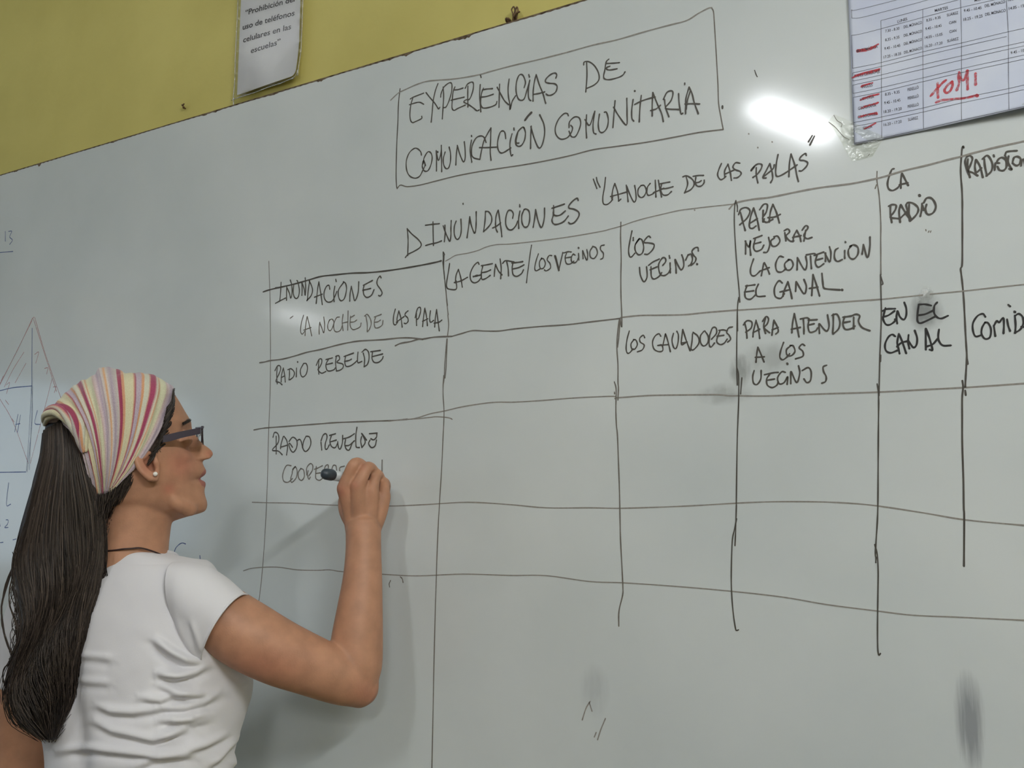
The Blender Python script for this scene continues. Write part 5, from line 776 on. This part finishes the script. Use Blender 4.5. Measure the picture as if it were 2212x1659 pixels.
for i in range(900):
    a0 = rng.uniform(-1, 1); cl = round(a0 * 9) / 9; ph = rng.uniform(0, 6.3) + cl * 5; fr = rng.uniform(.012, .02); am = rng.uniform(.02, .07); b0 = rng.uniform(.9, 1.06)
    v0 = 904 + 26 * abs(a0) + rng.uniform(0, 10) if rng.random() < .75 else rng.uniform(940, 1250); v1 = rng.uniform(1380, 1606) if rng.random() < .8 else rng.uniform(1200, 1450)
    P = []; R = []
    for t in np.linspace(0, 1, 13):
        v_ = v0 + (v1 - v0) * t; k = t ** 1.3; wv = max(0, (v_ - 1150) / 350)
        a = a0 * (1 - .25 * k) + cl * .25 * k + am * (.4 + 2.2 * wv) * math.sin(v_ * fr + ph) + .06 * wv * math.sin(v_ * .03 + cl * 7)
        a += (.06 + .20 * wv) * math.sin(v_ * .019 + cl * 2.3 + b0 * 3) * (1 - abs(a) * .35)
        P.append(tail(v_, max(-1.06 - .16 * wv, min(1.06 + .14 * wv, a)), b0 + .25 * wv * math.sin(v_ * .022 + cl * 3) + .12 * wv * math.sin(v_ * fr * 1.3 + ph * 2)) if abs(a) < 1 else tail(v_, max(-1.08 - .14 * wv, min(1.08 + .12 * wv, a)), 0)); R.append(.0009 * (1 - .6 * t ** 3))
    ls.append((P, R, min(1, max(0, rng.beta(1.3, 4.6) + (.15 if rng.random() < .1 else 0)))))
# loose strands at the left
def st(pts, r=.0008, sh=.3): ls.append(([at(u, v, d) for u, v, d in pts], [r] * (len(pts) - 1) + [r * .4], sh))
for k in range(7):
    j = lambda s=3: rng.uniform(-s, s)
    st([(48 + j(), 1170, 1.30), (32 + j(), 1215 + j(), 1.30), (14 + j(4), 1262, 1.30), (4 + j(2), 1310, 1.295), (6 + j(2), 1352, 1.29), (14 + j(2), 1385, 1.285), (24 + j(2), 1408, 1.28), (40, 1425, 1.28)], .0007, .25)
for k in range(5):
    j = lambda s=3: rng.uniform(-s, s)
    st([(40 + j(), 1200, 1.29), (20 + j(), 1270, 1.29), (22 + j(), 1310, 1.288), (34 + j(), 1345, 1.285), (44, 1380, 1.28)], .0006, .45)
    st([(44 + j(), 1405, 1.28), (26 + j(2), 1428 + j(2), 1.28), (10 + j(2), 1442 + j(2), 1.28), (6 + j(1), 1458, 1.28), (10 + j(1), 1480, 1.28), (24, 1500, 1.28)], .0006, .12)
    st([(30 + j(), 1480, 1.276), (18 + j(2), 1500, 1.276), (20 + j(3), 1540, 1.276), (34 + j(), 1566, 1.277), (52 + j(), 1560, 1.277)], .0008, .1)
for k in range(46):
    u = rng.uniform(205, 226); v_ = rng.uniform(1020, 1240); d = 1.283; w_ = rng.uniform(3, 11); g = rng.uniform(-.2, .05); ph = rng.uniform(0, 6)
    ls.append(([at(u + w_ * math.sin(t * .9 + ph) + g * t * 8, v_ + t * rng.uniform(17, 22), d) for t in range(9)], [.0006] * 8 + [.0002], rng.beta(1.2, 6)))
    v_ = rng.uniform(1180, 1440); u = np.interp(v_, PT[:, 0], PT[:, 1]) + rng.uniform(-4, 8)
    ls.append(([at(u - w_ * math.sin(t * .8 + ph) - t * .8, v_ + t * 13, 1.286) for t in range(8)], [.0005] * 7 + [.0002], rng.beta(1.2, 6)))
st([(228, 1195, 1.30), (239, 1215, 1.297), (236, 1245, 1.294), (224, 1282, 1.292), (212, 1300, 1.29)], .0005, .2)
st([(214, 1245, 1.285), (222, 1265, 1.285), (216, 1292, 1.283), (204, 1312, 1.282), (196, 1322, 1.282)], .0012, .1)
st([(194, 992, 1.345 - .06), (204, 1010, 1.28), (216, 1030, 1.28), (226, 1052, 1.285)], .0008, .1)
strands(ls, 'hair_strands', pony)
# short hair at temple and nape
ls = []
def onhead(u, v, l, d): return push(hp(u, v) - HN * l, d)
for s in (1, -1):
    for i in range(150):
        t = rng.random(); e = [(372, 842), (366, 868), (360, 892), (350, 918), (338, 940), (328, 962)]; k = t * 4.99; a, b_ = e[int(k)], e[int(k) + 1]; fk = k - int(k)
        u = a[0] + (b_[0] - a[0]) * fk; v_ = a[1] + (b_[1] - a[1]) * fk; g = rng.uniform(2, 13) * (.4 + t)
        P = [onhead(u + g, v_ - 2, .055 * min(1, .45 + t), .0012), onhead(u + g * .6 - 3, v_ + 12, .07, .0016), onhead(u - 6 + g * .5, v_ + 28, .078, .0018), onhead(u - 16 + g * .3, v_ + 42, .08, .0015)]
        if s < 0: P = [p + HN * 2 * ((HC - p) @ HN) for p in P]
        ls.append((P, [.0006] * 4, rng.beta(1.3, 5)))
strands(ls[:150], 'temple_hair', person); strands(ls[150:], 'temple_hair', person); ls = []
for i in range(420):
    t = rng.random(); u = 205 + 80 * t + rng.uniform(-5, 5); v_ = 1075 - 55 * t + rng.uniform(-6, 6); ln = rng.uniform(30, 95) * (1.1 - .75 * t)
    lw = .02 + .05 * rng.random()
    P = [onhead(u, v_, lw, .001), onhead(u - 2, v_ + ln * .35, lw, .0016), onhead(u - 6, v_ + ln * .7, lw, .0016), onhead(u - 12 + rng.uniform(-4, 4), v_ + ln, lw, .0008)]
    ls.append((P, [.0006, .0006, .0005, .0002], rng.beta(1.3, 6)))
strands(ls, 'nape_hair', person)
ls = []
for s in (1, -1):
    for i in range(120):
        t = rng.random(); u = 393 + 19 * t; v_ = 916 - 9 * t + rng.uniform(-2.6, 2.6)
        l = (.050 - .036 * t + rng.uniform(-.002, .002)) * s
        a = push(hp(u, v_) - HN * l, .0003); b_ = push(hp(u - 4, v_ + 1.5) - HN * (l + s * .003), .0012); ls.append(([a, b_], [.0004, .0002], .15))
strands(ls[:120], 'eyebrow', person); strands(ls[120:], 'eyebrow', person)

# ---- spectacles, earring, cord
GLF = mat('dark_plum_plastic', srgb(52, 46, 60), .35, .5); METAL = mat('thin_dark_metal', srgb(70, 66, 72), .3, .5, Metallic=.6)
gl = thing('eyeglasses', 'rectangular eyeglasses with wide dark temples on the woman', 'glasses', hp(400, 940)) if False else None
gv = MB()
def templ(s):
    T_ = [(343, 946, 955, .073), (352, 941, 956, .0775), (368, 937, 953, .077), (385, 933, 948, .076), (405, 929, 943, .074), (420, 926, 940, .072), (433, 923.5, 937, .070)]
    rings = []
    for u, va, vb, l in T_:
        up_, dn = (hp(u, va, l * s), hp(u, vb, l * s)); o = HN * .0013
        rings.append([up_ - o, up_ + o, dn + o, dn - o])
    return loft(rings)
v1, f1 = templ(1); gobj = obj('eyeglasses', *[[p for p in v1], f1], GLF, person, smooth=False, label='eyeglasses with wide dark plum temples')
v1, f1 = templ(-1); obj('temple_arm', v1, f1, GLF, gobj, smooth=False)
gp = lambda l, v, u=436.5: hp(u - 22 * (abs(l) / .068) ** 3 * .25, v) - HN * l
b = MB()
rings = [[gp(l, 921.5, 434), gp(l, 921.5, 438), gp(l, 927 if abs(l) > .062 else 925, 438), gp(l, 927 if abs(l) > .062 else 925, 434)] for l in np.linspace(-.070, .070, 29)]
b.add(*loft(rings)); b.out('top_bar', GLF, gobj, smooth=False)
for s in (1, -1):
    rim = [gp(s * .066, 926), gp(s * .067, 940), gp(s * .060, 956), gp(s * .035, 960), gp(s * .014, 956), gp(s * .010, 942), gp(s * .012, 927), gp(s * .04, 924)]
    v1, f1 = tube(rim, .0009, 8, 5, closed=True); obj('rim', v1, f1, METAL, gobj)
    R2 = spline(rim, 5, True); obj('lens', R2, [tuple(range(len(R2)))], LENS, gobj, smooth=False, label='clear lens')
    v1, f1 = tube([gp(s * .011, 938, 434), gp(s * .010, 944, 429), gp(s * .011, 951, 427)], [.0008, .0012, .002], 8, 4); obj('nose_pad', v1, f1, LENS, gobj)
PEARL = mat('pearl', srgb(235, 232, 226), .15, .6)
c = hp(335.5, 1024, .0845); v1, f1 = tube([c - np.array([0, 0, 1e-5]), c, c + np.array([0, 0, 1e-5])], .0033, 18, 2); obj('pearl_earring', v1, f1, PEARL, person, label='small white pearl ear stud')
CORD = mat('dark_cord', srgb(48, 26, 22), .6)

# ---- t-shirt
SHIRT = mat('white_cotton_jersey', srgb(216, 215, 218), .85, .15); bsdf(SHIRT).inputs['Sheen Weight'].default_value = .2
_tc = N(SHIRT, 'ShaderNodeTexCoord'); _n = N(SHIRT, 'ShaderNodeTexNoise'); _n.inputs['Scale'].default_value = 900; L(SHIRT, _tc, 'Object', _n, 'Vector')
_bp = N(SHIRT, 'ShaderNodeBump'); _bp.inputs['Strength'].default_value = .2; _bp.inputs['Distance'].default_value = .0005; L(SHIRT, _n, 'Fac', _bp, 'Height'); L(SHIRT, _bp, 'Normal', bsdf(SHIRT), 'Normal')
TC = np.array([-1.213, -.290]); TA = math.radians(3); RD = np.array([math.cos(TA), math.sin(TA)]); FD = np.array([-math.sin(TA), math.cos(TA)])
# z, half width, front depth, back depth, forward shift, sideways shift
TR = np.array([(1.354,.060,.062,.060,-.004,.020),(1.350,.067,.066,.064,-.004,.020),(1.347,.090,.070,.067,-.002,.016),(1.342,.120,.074,.072,0,.010),(1.332,.147,.080,.080,0,.006),(1.313,.164,.088,.090,0,.004),(1.286,.171,.098,.098,0,.004),(1.252,.170,.108,.104,0,.010),
 (1.215,.164,.124,.106,0,.020),(1.175,.158,.146,.106,0,.028),(1.135,.154,.152,.104,0,.034),(1.095,.148,.136,.100,0,.040),(1.05,.142,.118,.096,0,.044),(1.00,.138,.110,.094,0,.046),(.95,.142,.112,.098,0,.046),(.90,.152,.118,.106,0,.044),(.84,.166,.122,.114,0,.040)])
FOLDS = []
def fl(x0, y0, s, rows, amp=1.0, w=8.5):
    for r in rows: FOLDS.append((np.array([(x0 + a / s, y0 + b_ / s) for a, b_ in r]), amp, w))
fl(0, 1180, 3.464, [[(600,810),(750,825),(850,835)], [(590,1000),(700,1010),(830,1015)]], .5)
fl(0, 1180, 3.464, [[(730,1190),(850,1225),(1000,1235),(1150,1215),(1260,1190)], [(440,1530),(560,1510),(700,1500),(900,1530),(1200,1560),(1455,1560)], [(1160,700),(1250,770),(1330,820),(1420,880)],
   [(1180,940),(1300,965),(1455,940)], [(1050,1130),(1200,1145),(1300,1115),(1455,1095)], [(720,1310),(850,1370),(980,1400),(1150,1440),(1300,1400),(1455,1370)], [(1250,1280),(1350,1300),(1455,1290)]], 1.15)
fl(340, 1180, 3.464, [[(0,700),(100,800),(200,850),(330,870)], [(0,960),(150,970),(260,945),(380,890)], [(0,1020),(150,1090),(250,1110),(370,1100)], [(0,1210),(200,1200),(350,1160),(450,1100)],
   [(0,1300),(150,1290),(380,1250)], [(0,1430),(120,1380),(250,1330),(400,1290)], [(0,1540),(200,1530),(350,1480),(520,1400)], [(370,1640),(450,1580),(520,1500),(600,1430)], [(560,1659),(600,1560),(640,1500)]], 1.15)
fl(0, 1180, 3.464, [[(1455,1570),(1200,1580),(1000,1640)]], 1)
def relief(V, Nr, A=.0062):
    u, v, d = seen(V); out = np.zeros(len(V))
    for P, a, w in FOLDS:
        best = np.full(len(V), 1e9); sg_ = np.zeros(len(V)); tt_ = np.zeros(len(V)); Lt = sum(np.linalg.norm(P[i + 1] - P[i]) for i in range(len(P) - 1)); acc = 0
        for i in range(len(P) - 1):
            e = P[i + 1] - P[i]; ln = np.linalg.norm(e); t = np.clip(((u - P[i][0]) * e[0] + (v - P[i][1]) * e[1]) / ln ** 2, 0, 1)
            dx = u - P[i][0] - t * e[0]; dy = v - P[i][1] - t * e[1]; dd = np.hypot(dx, dy); cr_ = (e[0] * dy - e[1] * dx) / ln
            sgn = 1 if e[0] > 0 else -1
            b2 = dd < best; best = np.where(b2, dd, best); sg_ = np.where(b2, cr_ * sgn, sg_); tt_ = np.where(b2, (acc + t * ln) / Lt, tt_); acc += ln
        env = np.clip(np.minimum(tt_, 1 - tt_) * 4 + .25, 0, 1)
        end = np.exp(-(np.maximum(0, best - np.abs(sg_)) / 6) ** 2)
        out += a * env * end * (np.exp(-(sg_ / w) ** 2) - .75 * np.exp(-((sg_ - 1.7 * w) / (1.3 * w)) ** 2))
    back = (Nr @ (V.mean(0) - CAM)) < 0
    soft = np.sin(u * .035 + np.sin(v * .021) * 2) * np.sin(v * .042 + u * .012) * .0007 + np.sin(u * .09 + v * .05) * np.sin(v * .11 - u * .03) * .00025
    return (A * out + soft) * back
def ringt(row, n=460):
    z, w, df, db, fs, ss = row; pts = []
    for k in range(n):
        an = 2 * PI * k / n; c, s = math.cos(an), math.sin(an); e = 2 / 2.3
        x = w * math.copysign(abs(c) ** e, c); y = (df if s > 0 else db) * math.copysign(abs(s) ** e, s)
        if s > 0 and 1.04 < z < 1.24:      # bust
            y += .020 * math.exp(-((abs(x) - .085) / .035) ** 2) * math.exp(-((z - 1.145) / .045) ** 2) - .012 * math.exp(-(x / .03) ** 2) * math.exp(-((z - 1.145) / .05) ** 2)
        if s < 0: y += .010 * math.exp(-(x / .022) ** 2) * min(1, max(0, (1.34 - z) / .06))   # spine hollow
        p = TC + RD * (x + ss) + FD * (y + fs); zz = z
        if z > 1.338: zz = z + (.010 * max(0, -s) - .020 * max(0, s) ** 1.5) * min(1, (z - 1.338) / .010)
        pts.append((p[0], p[1], zz))
    return pts
TRf = np.array(spline(list(TR), 18))
tv, tf = loft([ringt(r) for r in TRf], caps=False)
def normals(V, Fq):
    V = np.array(V); Fq = np.array(Fq); n = np.cross(V[Fq[:, 1]] - V[Fq[:, 0]], V[Fq[:, 3]] - V[Fq[:, 0]]); nn = np.zeros_like(V)
    for k in range(4): np.add.at(nn, Fq[:, k], n)
    return V, nn / (np.linalg.norm(nn, axis=1)[:, None] + 1e-12)
V, Nr = normals(tv, tf)
cen = V.mean(0); 
if ((V - cen) * Nr).sum() < 0: Nr = -Nr
V = V + Nr * relief(V, Nr)[:, None]
shirt = obj('t_shirt', V, tf, SHIRT, person, label='white short-sleeved t-shirt creased across the back')
md = shirt.modifiers.new('t', 'SOLIDIFY'); md.thickness = .0012; md.offset = -1
sb = BVHTree.FromPolygons([tuple(p) for p in V], tf)
# neck band
nb = ringt(TRf[0], 90); v1, f1 = tube(nb, .0028, 10, 1, closed=True); obj('neck_band', v1, f1, SHIRT, shirt)
def sleeve_ring(c, v1, v2px, near, n=120, bulge=0):
    C0 = at(*c); A1 = at(c[0] + v1[0], c[1] + v1[1], c[2]) - C0; B1 = at(c[0] + v2px[0], c[1] + v2px[1], c[2] - near) - C0
    return [C0 + A1 * math.cos(2 * PI * k / n) + B1 * math.sin(2 * PI * k / n) for k in range(n)]
SR = [((412, 1326, 1.315), (-20, -108), (-52, -30), .060), ((430, 1328, 1.312), (-5, -112), (-48, -15), .066), ((455, 1340, 1.308), (18, -104), (-40, -5), .066), ((487, 1361, 1.304), (42, -78), (-32, 0), .060)]
srt = np.array(spline([np.array([*a, *b_, *c_, d_]) for a, b_, c_, d_ in SR], 26))
rg = [sleeve_ring(r[:3], r[3:5], r[5:7], r[7]) for r in srt]
sv_, sf = loft(rg, caps=False); V, Nr = normals(sv_, sf); 
if ((V - V.mean(0)) * Nr).sum() < 0: Nr = -Nr
FOLDS[:] = []
fl(340, 1180, 3.464, [[(130,540),(200,690),(290,830)], [(95,560),(170,720),(250,840)], [(250,560),(300,700),(330,800)]], 1.0, 6)
V = V + Nr * relief(V, Nr, .003)[:, None]
slv = obj('sleeve', V, sf, SHIRT, shirt); md = slv.modifiers.new('t', 'SOLIDIFY'); md.thickness = .0015; md.offset = -1
v1, f1 = tube([rg[-1][k] for k in range(0, 120, 3)], .0016, 8, 1, closed=True); obj('sleeve_hem', v1, f1, SHIRT, shirt)
# left sleeve
ls_ = []
for (u, v_, d, r) in ((158, 1262, 1.432, .030), (148, 1272, 1.431, .048), (135, 1288, 1.43, .060), (122, 1305, 1.43, .064), (105, 1360, 1.435, .066), (92, 1420, 1.44, .064), (84, 1470, 1.44, .062)):
    ls_.append((at(u, v_, d), r))
v1, f1 = tube([p for p, _ in ls_], [r for _, r in ls_], 60, 8, caps=False, round_ends=False)
o = obj('sleeve', v1, f1, SHIRT, shirt); md = o.modifiers.new('t', 'SOLIDIFY'); md.thickness = .0015; md.offset = -1
# cord on the neck
def cordpt(u, v, l):
    p = push(hp(u, v, l), .0012); h = sb.find_nearest(Vector(p))
    return p
cp = [cordpt(*q) for q in ((222, 1195, .020), (234, 1191, .035), (249, 1188.5, .048), (266, 1186, .054), (283, 1185, .056), (305, 1184, .056), (333, 1192, .050), (352, 1200, .040), (364, 1206, .022), (368, 1210, .0))]
cp2 = [cp[0] + HN * 2 * ((HC - cp[0]) @ HN)]
v1, f1 = tube(cp + [push(p + HN * 2 * ((HC - p) @ HN), .0012) for p in cp[-2::-1]], .0012, 8, 5, closed=True); obj('neck_cord', v1, f1, CORD, person, label='thin dark cord around the neck')

# ---- trousers and shoes (below the picture)
JEAN = mat('dark_blue_denim', srgb(44, 52, 74), .8, .2); noise_col(JEAN, srgb(38, 46, 66), srgb(54, 64, 88), 40)
SHOE = mat('black_leather', srgb(28, 26, 26), .45)
raw = MB()
def g3(x, y, z): p = TC + RD * (x + .042) + FD * y; return (p[0], p[1], z)
raw.add(*tube([g3(0, 0, .93), g3(0, 0, .86), g3(0, -.01, .80)], [.125, .14, .145], 32, 6, flat=.62, flatdir=(0, 1, 0), round_ends=False))
for s in (1, -1):
    raw.add(*tube([g3(s * .085, 0, .84), g3(s * .09, .005, .70), g3(s * .095, .01, .50), g3(s * .10, -.01, .30), g3(s * .105, -.02, .10), g3(s * .105, -.02, .07)], [.092, .088, .064, .058, .056, .06], 28, 6, round_ends=False))
rm = bpy.data.meshes.new('raw'); rm.from_pydata(raw.v, [], raw.f); ro_ = bpy.data.objects.new('raw', rm); COL.objects.link(ro_)
md = ro_.modifiers.new('r', 'REMESH'); md.mode = 'VOXEL'; md.voxel_size = .009
dg = bpy.context.evaluated_depsgraph_get(); tm = bpy.data.meshes.new_from_object(ro_.evaluated_get(dg)); bpy.data.objects.remove(ro_); tm.name = 'trousers'
link('trousers', tm, JEAN, person)
for s in (1, -1):
    sm_ = MB(); sm_.add(*tube([g3(s * .105, -.05, .045), g3(s * .108, .03, .042), g3(s * .112, .11, .032), g3(s * .115, .16, .026)], [.040, .040, .036, .022], 20, 5))
    V = np.array(sm_.v); V[:, 2] = np.maximum(V[:, 2], 0); obj('shoe', V, sm_.f, SHOE, person)

# ------------------------------------------------------------------ marker in the hand
tip = at(822, 1045, 1.5235); t0 = np.array([tip[0], -.0006, tip[2]]); rear = at(699, 1023, 1.407)
ax = rear - t0; ml = np.linalg.norm(ax); ax /= ml
mk = thing('marker', 'thick board marker with silvery barrel and dark end held in the raised hand', 'marker', tuple(t0))
MB_ = mat('silvery_marker_barrel', srgb(190, 196, 198), .35, .5); MC = mat('dark_slate_marker_end', srgb(52, 62, 70), .4, .5); MT = mat('black_felt_tip', srgb(24, 24, 26), .9, .1)
q = lambda s: t0 + ax * s
v1, f1 = tube([q(.003), q(.004)], [.0012, .0022], 12, 2, round_ends=False); v1, f1 = tube([q(0), q(.006)], [.0012, .0024], 12, 3, round_ends=False); obj('felt_tip', v1, f1, MT, mk)
v1, f1 = tube([q(.006), q(.014), q(.022)], [.0035, .0045, .0075], 20, 3, round_ends=False); obj('nib_holder', v1, f1, MC, mk)
v1, f1 = tube([q(.022), q(ml - .020)], [.0082, .0082], 24, 3, round_ends=False); obj('barrel', v1, f1, MB_, mk)
v1, f1 = tube([q(ml - .020), q(ml - .017), q(ml - .006)], [.0086, .0092, .0090], 24, 3); obj('end_cap', v1, f1, MC, mk)
